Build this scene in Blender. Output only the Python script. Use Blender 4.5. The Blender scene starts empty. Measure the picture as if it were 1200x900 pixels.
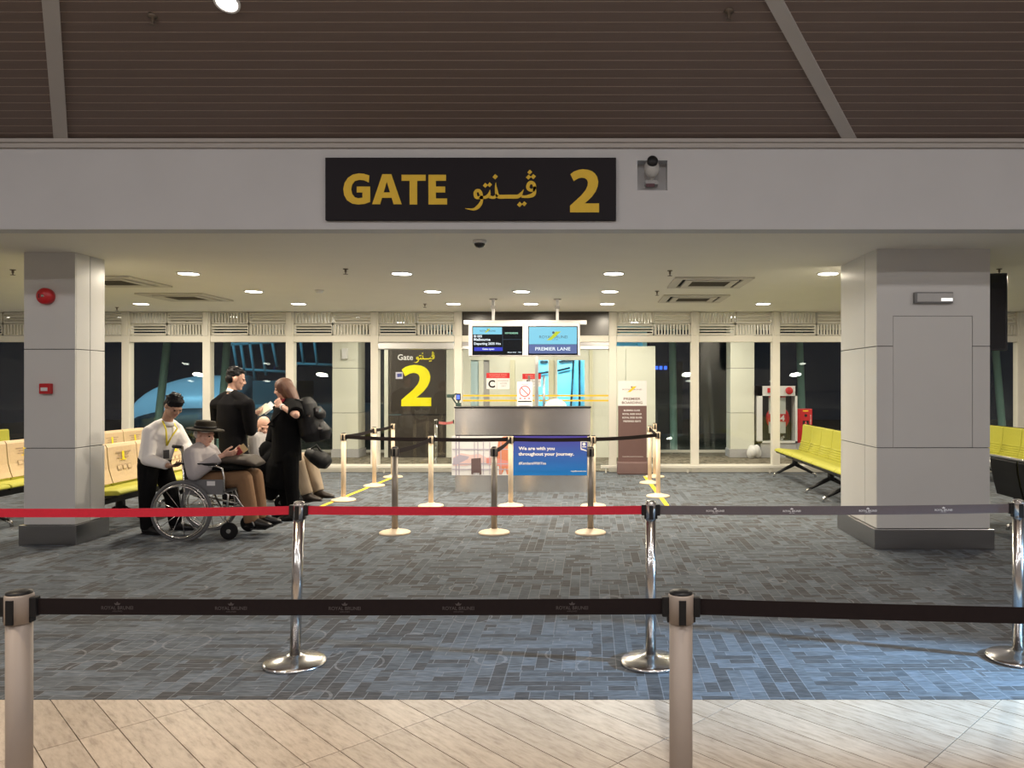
import bpy, math, random
from mathutils import Vector, Matrix

random.seed(11)
SC = bpy.context.scene
COL = SC.collection
PI = math.pi

# ---------------------------------------------------------------- camera, world, light, exposure
CAMZ, FPX, VX, VY = 1.55, 900.0, 692.0, 450.0      # eye height, focal length in px of the 1200 px frame, vanishing point
cam = bpy.data.objects.new('camera', bpy.data.cameras.new('camera'))
COL.objects.link(cam)
cam.location = (0, 0, CAMZ)
cam.rotation_euler = (PI / 2, 0, 0)
cam.data.sensor_width = 36.0
cam.data.lens = 36.0 * FPX / 1200.0
cam.data.shift_x = -(VX - 600.0) / 1200.0
cam.data.clip_start = 0.05
cam.data.clip_end = 400
SC.camera = cam

SC.view_settings.view_transform = 'Standard'
SC.view_settings.look = 'None'
SC.view_settings.exposure = 0.0
SC.view_settings.gamma = 1.0
SC.view_settings.use_curve_mapping = False

W = bpy.data.worlds.new('night_sky')
SC.world = W
W.use_nodes = True
W.node_tree.nodes['Background'].inputs[0].default_value = (0.10, 0.14, 0.26, 1)
W.node_tree.nodes['Background'].inputs[1].default_value = 0.05


def lamp(name, kind, loc, target, power, color, size=0.2, size_y=None, angle=60, blend=0.4, shape=None):
    d = bpy.data.lights.new(name, kind)
    d.energy = power
    d.color = color
    if kind == 'AREA':
        d.shape = shape or ('RECTANGLE' if size_y else 'DISK')
        d.size = size
        if size_y:
            d.size_y = size_y
    elif kind == 'SPOT':
        d.spot_size = math.radians(angle)
        d.spot_blend = blend
        d.shadow_soft_size = size
    else:
        d.shadow_soft_size = size
    o = bpy.data.objects.new(name, d)
    COL.objects.link(o)
    o.location = loc
    o.rotation_euler = (Vector(target) - Vector(loc)).to_track_quat('-Z', 'Y').to_euler()
    return o


WARM = (1.0, 0.88, 0.70)
WARMER = (1.0, 0.78, 0.5)
COOL = (0.55, 0.75, 1.0)
# hall spots lighting the tiles, then added fill lamps, unseen behind the camera
lamp('hall_spot_fill', 'SPOT', (-3.2, 2.3, 4.6), (-2.8, 3.1, 0), 330, WARMER, 0.12, angle=70, blend=0.9)
lamp('hall_spot_fill', 'SPOT', (0.9, 1.9, 4.8), (0.8, 3.1, 0), 150, (1, 0.86, 0.70), 0.12, angle=72, blend=0.9)
lamp('hall_spot_fill', 'SPOT', (4.4, 1.9, 4.8), (3.4, 3.0, 0), 70, (1, 0.92, 0.85), 0.12, angle=72, blend=0.9)
for x in (-8, -4, 0, 4, 8):
    for y in (-3.4, 0.2):
        lamp('hall_spot_fill', 'AREA', (x, y, 5.0), (x * 0.96, y + 1.2, 0), 58, (1.0, 0.94, 0.92), 0.5)  # added to brighten the hall and give the counter steel something to reflect
# bluish spot low at one side, set from the carpet's lit patch; source unseen
lamp('low_blue_spot', 'SPOT', (5.6, 3.3, 1.5), (1.65, 3.97, 0.0), 3900, (0.36, 0.66, 1.0), 0.09, angle=26, blend=0.9)
# apron floodlights
lamp('apron_flood', 'SPOT', (-30, 24, 12), (-20, 40, 0.8), 13000, (0.36, 0.75, 1.0), 0.5, angle=70)
lamp('apron_flood', 'SPOT', (-16, 20, 9), (-13.0, 30, 3), 3500, (0.3, 0.75, 1.0), 0.5, angle=60)


# ---------------------------------------------------------------- materials
def nodes_of(m):
    return m.node_tree.nodes, m.node_tree.links


MATS = {}


def mat(name, col, rough=0.6, metal=0.0, var=0.06, scale=18.0, bump=0.0, emit=None, estr=0.0, coat=0.0, spec=0.5, stretch=None):
    if name in MATS:
        return MATS[name]
    m = bpy.data.materials.new(name)
    m.use_nodes = True
    N, L = nodes_of(m)
    b = N['Principled BSDF']
    b.inputs['Roughness'].default_value = rough
    b.inputs['Metallic'].default_value = metal
    b.inputs['Specular IOR Level'].default_value = spec
    b.inputs['Coat Weight'].default_value = coat
    tc = N.new('ShaderNodeTexCoord')
    mp = N.new('ShaderNodeMapping')
    if stretch:
        mp.inputs['Scale'].default_value = stretch
    L.new(tc.outputs['Object'], mp.inputs['Vector'])
    nz = N.new('ShaderNodeTexNoise')
    nz.inputs['Scale'].default_value = scale
    nz.inputs['Detail'].default_value = 3
    L.new(mp.outputs[0], nz.inputs['Vector'])
    mx = N.new('ShaderNodeMix')
    mx.data_type = 'RGBA'
    mx.inputs[6].default_value = (*[max(0, c * (1 - var)) for c in col], 1)
    mx.inputs[7].default_value = (*[min(1, c * (1 + var)) for c in col], 1)
    L.new(nz.outputs['Fac'], mx.inputs[0])
    L.new(mx.outputs[2], b.inputs['Base Color'])
    if bump:
        bp = N.new('ShaderNodeBump')
        bp.inputs['Strength'].default_value = bump
        bp.inputs['Distance'].default_value = 0.01
        L.new(nz.outputs['Fac'], bp.inputs['Height'])
        L.new(bp.outputs[0], b.inputs['Normal'])
    if emit:
        b.inputs['Emission Color'].default_value = (*emit, 1)
        b.inputs['Emission Strength'].default_value = estr
    MATS[name] = m
    return m


def glass_mat(name, tint=(0.9, 0.95, 0.93), base=0.05):
    m = bpy.data.materials.new(name)
    m.use_nodes = True
    N, L = nodes_of(m)
    N.remove(N['Principled BSDF'])
    tr = N.new('ShaderNodeBsdfTransparent')
    tr.inputs[0].default_value = (*tint, 1)
    gl = N.new('ShaderNodeBsdfGlossy')
    gl.inputs['Roughness'].default_value = 0.01
    lw = N.new('ShaderNodeLayerWeight')
    lw.inputs['Blend'].default_value = 0.5
    pw_ = N.new('ShaderNodeMath')
    pw_.operation = 'POWER'
    pw_.inputs[1].default_value = 4.0
    ml = N.new('ShaderNodeMath')
    ml.operation = 'MULTIPLY_ADD'
    ml.inputs[1].default_value = 0.9
    ml.inputs[2].default_value = base
    L.new(lw.outputs['Facing'], pw_.inputs[0])
    L.new(pw_.outputs[0], ml.inputs[0])
    mx = N.new('ShaderNodeMixShader')
    L.new(ml.outputs[0], mx.inputs[0])
    L.new(tr.outputs[0], mx.inputs[1])
    L.new(gl.outputs[0], mx.inputs[2])
    L.new(mx.outputs[0], N['Material Output'].inputs[0])
    MATS[name] = m
    return m


def carpet_mat(name, dark, midc, light, line, s=1.0, sheen=0.25):
    """Loop-pile carpet: bricks of two directions in half-metre patches, pale outlines, big arcs, streaky yarn."""
    m = bpy.data.materials.new(name)
    m.use_nodes = True
    N, L = nodes_of(m)
    b = N['Principled BSDF']
    b.inputs['Roughness'].default_value = 0.95
    b.inputs['Specular IOR Level'].default_value = sheen
    tc = N.new('ShaderNodeTexCoord')

    def mapping(rot, sc, loc=(0, 0, 0)):
        q = N.new('ShaderNodeMapping')
        q.inputs['Rotation'].default_value = (0, 0, rot)
        q.inputs['Scale'].default_value = (sc, sc, 1)
        q.inputs['Location'].default_value = loc
        L.new(tc.outputs['Object'], q.inputs['Vector'])
        return q

    def brick(rot, width, row, off):
        q = mapping(rot, s)
        t = N.new('ShaderNodeTexBrick')
        t.inputs['Scale'].default_value = 1.0
        t.inputs['Brick Width'].default_value = width
        t.inputs['Row Height'].default_value = row
        t.inputs['Mortar Size'].default_value = 0.004
        t.inputs['Mortar Smooth'].default_value = 0.4
        t.offset = off
        t.offset_frequency = 2
        t.squash = 0.6
        t.squash_frequency = 3
        t.inputs['Color1'].default_value = (0, 0, 0, 1)
        t.inputs['Color2'].default_value = (1, 1, 1, 1)
        t.inputs['Mortar'].default_value = (0.5, 0.5, 0.5, 1)
        L.new(q.outputs[0], t.inputs['Vector'])
        return t
    b1 = brick(0, 0.31, 0.085, 0.37)
    b2 = brick(PI / 2, 0.27, 0.10, 0.61)
    ch = N.new('ShaderNodeTexWhiteNoise')
    ch.noise_dimensions = '2D'
    sn = N.new('ShaderNodeVectorMath')
    sn.operation = 'SNAP'
    sn.inputs[1].default_value = (0.31, 0.40, 1)
    L.new(mapping(0, s, (0.1, 0.07, 0)).outputs[0], sn.inputs[0])
    L.new(sn.outputs[0], ch.inputs['Vector'])
    gt = N.new('ShaderNodeMath')
    gt.operation = 'GREATER_THAN'
    gt.inputs[1].default_value = 0.5
    L.new(ch.outputs['Value'], gt.inputs[0])

    def mixc(fac, a, c):
        q = N.new('ShaderNodeMix')
        q.data_type = 'RGBA'
        for sock, val in ((0, fac), (6, a), (7, c)):
            if hasattr(val, 'links'):
                L.new(val, q.inputs[sock])
            elif sock == 0:
                q.inputs[0].default_value = val
            else:
                q.inputs[sock].default_value = (*val, 1)
        return q.outputs[2]

    def mixf(fac, a, c):
        q = N.new('ShaderNodeMix')
        q.data_type = 'FLOAT'
        L.new(fac, q.inputs[0])
        L.new(a, q.inputs[2])
        L.new(c, q.inputs[3])
        return q.outputs[0]
    val = mixc(gt.outputs[0], b1.outputs['Color'], b2.outputs['Color'])
    mort = mixf(gt.outputs[0], b1.outputs['Fac'], b2.outputs['Fac'])
    ramp = N.new('ShaderNodeValToRGB')
    cr = ramp.color_ramp
    cr.interpolation = 'CONSTANT'
    cr.elements[0].color = (*dark, 1)
    cr.elements[1].position = 0.3
    cr.elements[1].color = (*midc, 1)
    for p_, c_ in ((0.55, tuple(x * 0.8 for x in midc)), (0.72, light), (0.9, midc)):
        e = cr.elements.new(p_)
        e.color = (*c_, 1)
    L.new(val, ramp.inputs[0])
    # arcs
    vo = N.new('ShaderNodeTexVoronoi')
    vo.inputs['Scale'].default_value = 1.6
    L.new(mapping(0, s).outputs[0], vo.inputs['Vector'])
    ar = N.new('ShaderNodeMath')
    ar.operation = 'COMPARE'
    ar.inputs[1].default_value = 0.30
    ar.inputs[2].default_value = 0.012
    L.new(vo.outputs['Distance'], ar.inputs[0])
    am = N.new('ShaderNodeMath')
    am.operation = 'MULTIPLY'
    L.new(ar.outputs[0], am.inputs[0])
    L.new(gt.outputs[0], am.inputs[1])
    ln = N.new('ShaderNodeMath')
    ln.operation = 'MAXIMUM'
    L.new(mort, ln.inputs[0])
    L.new(am.outputs[0], ln.inputs[1])
    lf = N.new('ShaderNodeMath')
    lf.operation = 'MULTIPLY'
    lf.inputs[1].default_value = 0.5
    L.new(ln.outputs[0], lf.inputs[0])
    c1 = mixc(lf.outputs[0], ramp.outputs[0], line)
    # yarn streaks
    st = N.new('ShaderNodeTexNoise')
    q = N.new('ShaderNodeMapping')
    q.inputs['Scale'].default_value = (9, 60, 1)
    L.new(tc.outputs['Object'], q.inputs['Vector'])
    L.new(q.outputs[0], st.inputs['Vector'])
    st.inputs['Scale'].default_value = 1.5
    st.inputs['Detail'].default_value = 4
    sm = N.new('ShaderNodeMapRange')
    sm.inputs[1].default_value = 0.3
    sm.inputs[2].default_value = 0.7
    sm.inputs[3].default_value = 0.65
    sm.inputs[4].default_value = 1.35
    L.new(st.outputs['Fac'], sm.inputs[0])
    vm = N.new('ShaderNodeVectorMath')
    vm.operation = 'SCALE'
    L.new(c1, vm.inputs[0])
    L.new(sm.outputs[0], vm.inputs['Scale'])
    L.new(vm.outputs[0], b.inputs['Base Color'])
    bp = N.new('ShaderNodeBump')
    bp.inputs['Strength'].default_value = 0.25
    bp.inputs['Distance'].default_value = 0.01
    L.new(st.outputs['Fac'], bp.inputs['Height'])
    L.new(bp.outputs[0], b.inputs['Normal'])
    MATS[name] = m
    return m


def plank_tile_mat(name):
    m = bpy.data.materials.new(name)
    m.use_nodes = True
    N, L = nodes_of(m)
    b = N['Principled BSDF']
    b.inputs['Roughness'].default_value = 0.42
    tc = N.new('ShaderNodeTexCoord')
    oi = N.new('ShaderNodeObjectInfo')
    ad = N.new('ShaderNodeVectorMath')
    ad.operation = 'ADD'
    L.new(tc.outputs['Object'], ad.inputs[0])
    L.new(oi.outputs['Random'], ad.inputs[1])
    mp = N.new('ShaderNodeMapping')
    mp.vector_type = 'TEXTURE'
    mp.inputs['Rotation'].default_value = (0, 0, -PI / 4)
    mp.inputs['Scale'].default_value = (1, 0.22, 1)
    L.new(ad.outputs[0], mp.inputs['Vector'])
    n1 = N.new('ShaderNodeTexNoise')
    n1.inputs['Scale'].default_value = 9
    n1.inputs['Detail'].default_value = 6
    n1.inputs['Roughness'].default_value = 0.65
    L.new(mp.outputs[0], n1.inputs['Vector'])
    rp = N.new('ShaderNodeValToRGB')
    cr = rp.color_ramp
    cr.elements[0].position = 0.3
    cr.elements[0].color = (0.29, 0.225, 0.17, 1)
    cr.elements[1].position = 0.62
    cr.elements[1].color = (0.50, 0.415, 0.33, 1)
    e = cr.elements.new(0.46)
    e.color = (0.42, 0.34, 0.265, 1)
    L.new(n1.outputs['Fac'], rp.inputs[0])
    hs = N.new('ShaderNodeHueSaturation')
    mr = N.new('ShaderNodeMapRange')
    mr.inputs[3].default_value = 0.88
    mr.inputs[4].default_value = 1.1
    L.new(oi.outputs['Random'], mr.inputs[0])
    L.new(mr.outputs[0], hs.inputs['Value'])
    L.new(rp.outputs[0], hs.inputs['Color'])
    L.new(hs.outputs[0], b.inputs['Base Color'])
    MATS[name] = m
    return m


def gradient_print(name, top, bottom, z0, z1):
    """printed vertical colour gradient (blue advert)."""
    m = bpy.data.materials.new(name)
    m.use_nodes = True
    N, L = nodes_of(m)
    b = N['Principled BSDF']
    b.inputs['Roughness'].default_value = 0.45
    tc = N.new('ShaderNodeTexCoord')
    sp = N.new('ShaderNodeSeparateXYZ')
    L.new(tc.outputs['Object'], sp.inputs[0])
    mr = N.new('ShaderNodeMapRange')
    mr.inputs[1].default_value = z0
    mr.inputs[2].default_value = z1
    L.new(sp.outputs[2], mr.inputs[0])
    mx = N.new('ShaderNodeMix')
    mx.data_type = 'RGBA'
    mx.inputs[6].default_value = (*bottom, 1)
    mx.inputs[7].default_value = (*top, 1)
    L.new(mr.outputs[0], mx.inputs[0])
    L.new(mx.outputs[2], b.inputs['Base Color'])
    MATS[name] = m
    return m


WHITE = mat('white_paint', (0.62, 0.60, 0.585), 0.75, scale=3)
FASCIA = mat('fascia_paint', (0.575, 0.58, 0.585), 0.7, scale=2.2, var=0.05)
CEIL = mat('ceiling_paint', (0.84, 0.81, 0.73), 0.9, scale=2, var=0.03)
CREAM = mat('cream_frame', (0.70, 0.675, 0.60), 0.45, scale=4, var=0.03)
PANEL = mat('column_panel', (0.655, 0.65, 0.63), 0.32, scale=2, var=0.04)
PANELW = mat('corridor_panel', (0.70, 0.70, 0.615), 0.4, scale=2, var=0.03)
JOINT = mat('joint_shadow_gap', (0.08, 0.08, 0.08), 0.9)
STEEL = mat('brushed_steel', (0.66, 0.645, 0.62), 0.21, 1.0, var=0.06, scale=6, stretch=(1, 1, 60))
_n, _l = nodes_of(STEEL)
_b = _n['Principled BSDF']
_b.inputs['Anisotropic'].default_value = 0.9
_b.inputs['Anisotropic Rotation'].default_value = 0.25
_t = _n.new('ShaderNodeTangent')
_t.direction_type = 'RADIAL'
_t.axis = 'Z'
_l.new(_t.outputs[0], _b.inputs['Tangent'])
STEELD = mat('skirting_steel', (0.36, 0.355, 0.36), 0.28, 1.0, var=0.1, scale=6, stretch=(1, 1, 60))
CHROME = mat('chrome', (0.63, 0.62, 0.61), 0.2, 1.0, var=0.03)
ALU = mat('aluminium', (0.62, 0.62, 0.62), 0.35, 1.0, var=0.03)
BLACK = mat('black_plastic', (0.013, 0.013, 0.014), 0.4, spec=0.3)
BLACKM = mat('black_matte', (0.010, 0.010, 0.011), 0.85, spec=0.2)
SLAT = mat('brown_slat', (0.165, 0.122, 0.102), 0.6, var=0.12, scale=3, stretch=(1, 14, 14))
SLATGAP = mat('slat_gap', (0.60, 0.50, 0.43), 0.8)
BEAM = mat('beam_paint', (0.45, 0.425, 0.395), 0.7, scale=3)
CARPET = carpet_mat('gate_carpet', (0.080, 0.082, 0.086), (0.116, 0.131, 0.148), (0.136, 0.157, 0.183), (0.25, 0.26, 0.28), 1.35)
CARPETB = carpet_mat('corridor_carpet', (0.10, 0.085, 0.06), (0.19, 0.165, 0.125), (0.24, 0.21, 0.16), (0.3, 0.27, 0.21), 1.5)
TILE = plank_tile_mat('wood_look_tile')
GROUT = mat('grout', (0.035, 0.028, 0.025), 0.9)
GLASS = glass_mat('window_glass', (0.975, 0.985, 0.98), 0.028)
GLASSO = glass_mat('outer_glass', (0.78, 0.86, 0.87), 0.036)
LIME = mat('lime_upholstery', (0.44, 0.425, 0.05), 0.65, scale=40, var=0.08, bump=0.1)
COVER = mat('cream_cloth_cover', (0.64, 0.475, 0.30), 0.85, scale=30, var=0.06, bump=0.15)
RED = mat('red_belt', (0.52, 0.008, 0.032), 0.7, scale=60, var=0.12)
BELTB = mat('black_belt', (0.016, 0.011, 0.011), 0.8, spec=0.15, scale=60, var=0.15)
BELTG = mat('grey_belt', (0.11, 0.092, 0.10), 0.7, scale=60, var=0.1)
POSTG = mat('champagne_post', (0.36, 0.305, 0.26), 0.5, 0.1, scale=10)
POSTC = mat('cream_post', (0.84, 0.67, 0.48), 0.45, scale=10, var=0.05)
POSTD = mat('satin_grey_post', (0.33, 0.29, 0.245), 0.42, 0.5, scale=10)
SIGNB = mat('sign_black', (0.014, 0.011, 0.014), 0.5, spec=0.15)
SIGNBR = mat('dark_brown_cladding', (0.05, 0.042, 0.036), 0.22, scale=2)
GOLD = mat('gold_lettering', (0.80, 0.52, 0.015), 0.5)
YELLOW = mat('yellow_lettering', (1.0, 0.86, 0.0), 0.5)
YTAPE = mat('yellow_tape', (0.95, 0.70, 0.02), 0.6)
YSTRIP = mat('amber_strip', (0.85, 0.52, 0.02), 0.6)
PWHITE = mat('print_white', (0.72, 0.71, 0.71), 0.6)
PGREY = mat('print_grey', (0.42, 0.41, 0.42), 0.7)
PFAINT = mat('print_faint', (0.07, 0.058, 0.058), 0.7)
REDP = mat('red_enamel', (0.55, 0.015, 0.02), 0.35)
PINK = mat('print_pink', (0.66, 0.25, 0.22), 0.6)
MAROON = mat('banner_brown', (0.135, 0.075, 0.07), 0.6)
BROWNTX = mat('print_brown', (0.16, 0.09, 0.08), 0.6)


# ---------------------------------------------------------------- mesh helpers
class MB:
    def __init__(self):
        self.v, self.f, self.s = [], [], []

    def add(self, vs, fs, smooth=False, M=None):
        n = len(self.v)
        for p in vs:
            p = Vector(p)
            self.v.append(tuple(M @ p) if M is not None else tuple(p))
        for q in fs:
            self.f.append(tuple(i + n for i in q))
            self.s.append(smooth)
        return self

    def box(self, x0, y0, z0, x1, y1, z1, M=None):
        vs = [(x0, y0, z0), (x1, y0, z0), (x1, y1, z0), (x0, y1, z0), (x0, y0, z1), (x1, y0, z1), (x1, y1, z1), (x0, y1, z1)]
        return self.add(vs, [(0, 3, 2, 1), (4, 5, 6, 7), (0, 1, 5, 4), (1, 2, 6, 5), (2, 3, 7, 6), (3, 0, 4, 7)], False, M)

    def prism(self, pts, y0, y1, M=None):
        """polygon given in x,z extruded along y"""
        a = sum(pts[i][0] * pts[(i + 1) % len(pts)][1] - pts[(i + 1) % len(pts)][0] * pts[i][1] for i in range(len(pts)))
        if a < 0:
            pts = pts[::-1]
        n = len(pts)
        vs = [(x, y0, z) for x, z in pts] + [(x, y1, z) for x, z in pts]
        fs = [tuple(range(n)), tuple(range(2 * n - 1, n - 1, -1))]
        fs += [(i, i + n, (i + 1) % n + n, (i + 1) % n) for i in range(n)]
        return self.add(vs, fs, False, M)

    def flat(self, pts, y, M=None):
        return self.prism(pts, y - 0.0012, y, M)

    def tube(self, pts, r, n=8, closed=False, smooth=True, wide=None, ratio=1.0):
        P = [Vector(p) for p in pts]
        k = len(P)
        rs = r if isinstance(r, (list, tuple)) else [r] * k
        rt = ratio if isinstance(ratio, (list, tuple)) else [ratio] * k
        vs, prev = [], None
        for i in range(k):
            if closed:
                t = P[(i + 1) % k] - P[i - 1]
            else:
                t = P[min(i + 1, k - 1)] - P[max(i - 1, 0)]
            t.normalize()
            ref = Vector(wide) if wide is not None else (prev if prev is not None else (Vector((0, 0, 1)) if abs(t.z) < 0.9 else Vector((1, 0, 0))))
            u = (ref - t * ref.dot(t))
            if u.length < 1e-6:
                u = t.orthogonal()
            u.normalize()
            prev = u
            w = t.cross(u)
            for j in range(n):
                a = 2 * PI * j / n
                vs.append(P[i] + u * (rs[i] * math.cos(a)) + w * (rs[i] * rt[i] * math.sin(a)))
        fs = []
        for i in range(k if closed else k - 1):
            for j in range(n):
                a, b = i * n + j, i * n + (j + 1) % n
                c, d = ((i + 1) % k) * n + (j + 1) % n, ((i + 1) % k) * n + j
                fs.append((a, b, c, d))
        self.add(vs, fs, smooth)
        if not closed:
            m = len(self.v) - k * n
            self.f.append(tuple(m + j for j in range(n - 1, -1, -1)))
            self.s.append(False)
            self.f.append(tuple(m + (k - 1) * n + j for j in range(n)))
            self.s.append(False)
        return self

    def lathe(self, prof, n=24, M=None, smooth=True):
        vs = []
        for r, z in prof:
            for j in range(n):
                a = 2 * PI * j / n
                vs.append((r * math.cos(a), r * math.sin(a), z))
        fs = []
        for i in range(len(prof) - 1):
            for j in range(n):
                fs.append((i * n + j, i * n + (j + 1) % n, (i + 1) * n + (j + 1) % n, (i + 1) * n + j))
        m = len(self.v)
        self.add(vs, fs, smooth, M)
        self.f.append(tuple(m + j for j in range(n - 1, -1, -1)))
        self.f.append(tuple(m + (len(prof) - 1) * n + j for j in range(n)))
        self.s += [False, False]
        return self

    def ell(self, c, rad, axes=None, nu=16, nv=10):
        """ellipsoid; axes: three unit vectors for the radii"""
        c = Vector(c)
        ax = [Vector(a) for a in axes] if axes else [Vector((1, 0, 0)), Vector((0, 1, 0)), Vector((0, 0, 1))]
        if ax[0].cross(ax[1]).dot(ax[2]) < 0:
            ax[0] = -ax[0]
        if isinstance(rad, (int, float)):
            rad = (rad, rad, rad)
        vs = [c - ax[2] * rad[2]]
        for i in range(1, nv):
            t = -PI / 2 + PI * i / nv
            for j in range(nu):
                a = 2 * PI * j / nu
                vs.append(c + ax[0] * (rad[0] * math.cos(t) * math.cos(a)) + ax[1] * (rad[1] * math.cos(t) * math.sin(a)) + ax[2] * (rad[2] * math.sin(t)))
        vs.append(c + ax[2] * rad[2])
        fs = [(0, 1 + (j + 1) % nu, 1 + j) for j in range(nu)]
        for i in range(nv - 2):
            for j in range(nu):
                a = 1 + i * nu + j
                b = 1 + i * nu + (j + 1) % nu
                fs.append((a, b, b + nu, a + nu))
        top = len(vs) - 1
        o = 1 + (nv - 2) * nu
        fs += [(o + j, o + (j + 1) % nu, top) for j in range(nu)]
        return self.add(vs, fs, True)

    def limb(self, pts, rad, n=12):
        """chain of tapered round segments with ball joints"""
        for i in range(len(pts) - 1):
            if (Vector(pts[i]) - Vector(pts[i + 1])).length > 1e-4:
                self.tube([pts[i], pts[i + 1]], [rad[i], rad[i + 1]], n)
        for p, r in zip(pts, rad):
            self.ell(p, r, None, 10, 8)
        return self

    def build(self, name, m, parent=None, kind=None, bevel=0.0, loc=None):
        me = bpy.data.meshes.new(name)
        off = Vector((0, 0, 0))
        if parent is None and loc is None and self.v:
            xs = [p[0] for p in self.v]
            ys = [p[1] for p in self.v]
            off = Vector(((min(xs) + max(xs)) / 2, (min(ys) + max(ys)) / 2, min(p[2] for p in self.v)))
        elif parent is not None:
            r = parent
            while r.parent:
                r = r.parent
            off = Vector(r.get('_org', (0, 0, 0)))
        elif loc is not None:
            off = Vector(loc)
        me.from_pydata([(p[0] - off.x, p[1] - off.y, p[2] - off.z) for p in self.v], [], self.f)
        me.polygons.foreach_set('use_smooth', self.s)
        me.update()
        if m:
            me.materials.append(m)
        o = bpy.data.objects.new(name, me)
        COL.objects.link(o)
        if parent is not None:
            o.parent = parent
        else:
            o.location = off
            o['_org'] = tuple(off)
        if kind:
            o['kind'] = kind
        if bevel:
            b = o.modifiers.new('edge', 'BEVEL')
            b.width = bevel
            b.segments = 2
            b.limit_method = 'ANGLE'
        return o


def tag(o, label, cat, group=None):
    o['label'] = label
    o['category'] = cat
    if group:
        o['group'] = group
    return o


def thing(name, loc, label=None, cat=None, group=None, local=False):
    """Empty at the base of a thing. Parts are given in world coordinates (local=False) or about the origin (local=True)."""
    o = bpy.data.objects.new(name, None)
    o.empty_display_size = 0.2
    COL.objects.link(o)
    o.location = loc
    o['_org'] = (0, 0, 0) if local else tuple(loc)
    if label:
        tag(o, label, cat, group)
    return o


def struct(name, loc=(0, 0, 0)):
    o = thing(name, loc)
    o['kind'] = 'structure'
    return o


def copy_tree(o, parent=None):
    c = o.copy()
    COL.objects.link(c)
    c.parent = parent
    for ch in list(o.children):
        copy_tree(ch, c)
    return c


def at(px, py, y):
    """point at depth y seen at a place of the frame (used to measure the photograph)"""
    return Vector(((px - VX) / FPX * y, y, CAMZ - (py - VY) / FPX * y))


def floor_y(py):
    return CAMZ * FPX / (py - VY)


_TX = {}


def text_poly(s, bold=0.0):
    key = (s, bold)
    if key in _TX:
        return _TX[key]
    cu = bpy.data.curves.new('lettering', 'FONT')
    cu.body = s
    cu.offset = bold
    cu.resolution_u = 3
    ob = bpy.data.objects.new('lettering', cu)
    COL.objects.link(ob)
    bpy.context.view_layer.update()
    me = bpy.data.meshes.new_from_object(ob.evaluated_get(bpy.context.evaluated_depsgraph_get()))
    vs = [(v.co.x, v.co.y) for v in me.vertices]
    fs = [tuple(p.vertices) for p in me.polygons]
    bpy.data.objects.remove(ob)
    bpy.data.curves.remove(cu)
    bpy.data.meshes.remove(me)
    _TX[key] = (vs, fs)
    return vs, fs


def text_into(mb, s, x0, z0, x1, z1, y, bold=0.02, M=None, width=None):
    """flat lettering filling the box x0..x1, z0..z1 on the plane y, facing the camera side (-Y)"""
    vs, fs = text_poly(s, bold)
    ax = min(v[0] for v in vs)
    bx = max(v[0] for v in vs)
    az = min(v[1] for v in vs)
    bz = max(v[1] for v in vs)
    mb.add([(x0 + (v[0] - ax) / (bx - ax) * (x1 - x0), y, z0 + (v[1] - az) / (bz - az) * (z1 - z0)) for v in vs], fs, False, M)
    return mb


def text_px(mb, s, px0, py0, px1, py1, y, bold=0.02):
    a, b = at(px0, py1, y), at(px1, py0, y)
    return text_into(mb, s, a.x, a.z, b.x, b.z, y, bold)


def poly_px(pts, y):
    return [(at(a, b, y).x, at(a, b, y).z) for a, b in pts]


def ribbon(pts, closed=False):
    """2-D stroke of varying half width -> list of quads"""
    out = []
    n = len(pts)
    L, Rr = [], []
    for i in range(n):
        if closed:
            a, b = pts[i - 1], pts[(i + 1) % n]
        else:
            a, b = pts[max(0, i - 1)], pts[min(n - 1, i + 1)]
        dx, dy = b[0] - a[0], b[1] - a[1]
        q = math.hypot(dx, dy) or 1
        nx, ny = -dy / q, dx / q
        h = pts[i][2]
        L.append((pts[i][0] + nx * h, pts[i][1] + ny * h))
        Rr.append((pts[i][0] - nx * h, pts[i][1] - ny * h))
    for i in range(n if closed else n - 1):
        j = (i + 1) % n
        out.append([L[i], L[j], Rr[j], Rr[i]])
    return out


def smooth_stroke(pts, closed=False, k=4):
    """Catmull-Rom through the stroke points"""
    n = len(pts)
    out = []
    rng = range(n) if closed else range(n - 1)
    for i in rng:
        p0 = pts[(i - 1) % n] if closed or i > 0 else pts[i]
        p1, p2 = pts[i], pts[(i + 1) % n]
        p3 = pts[(i + 2) % n] if closed or i + 2 < n else pts[(i + 1) % n]
        for s in range(k):
            t = s / k
            out.append(tuple(0.5 * (2 * b + (c - a) * t + (2 * a - 5 * b + 4 * c - d) * t * t + (3 * b - a - 3 * c + d) * t ** 3) for a, b, c, d in zip(p0, p1, p2, p3)))
    if not closed:
        out.append(pts[-1])
    return out


ARABIC = [
    ([(940, 350, 24), (955, 305, 24), (985, 288, 24), (1022, 305, 24), (1035, 350, 24), (1022, 392, 22), (985, 396, 20), (952, 382, 22)], True),
    ([(1032, 345, 22), (1035, 420, 24), (1012, 462, 28), (955, 482, 24), (900, 488, 18), (850, 484, 18)], False),
    ([(880, 385, 2), (862, 420, 12), (840, 452, 22), (810, 480, 26), (770, 487, 28), (650, 487, 28), (540, 487, 28), (508, 468, 26), (494, 400, 20), (486, 340, 12), (487, 290, 2)], False),
    ([(508, 462, 22), (470, 494, 20), (440, 500, 18), (395, 486, 22)], False),
    ([(405, 390, 2), (398, 430, 14), (385, 468, 24), (350, 492, 22), (300, 506, 18), (250, 508, 16)], False),
    ([(200, 480, 24), (196, 430, 24), (222, 402, 22), (255, 408, 24), (276, 445, 24), (282, 485, 24), (250, 502, 20), (218, 500, 22)], True),
    ([(284, 475, 20), (288, 540, 20), (268, 590, 24), (230, 635, 26), (180, 664, 18), (120, 663, 10), (50, 652, 2)], False),
]
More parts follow.
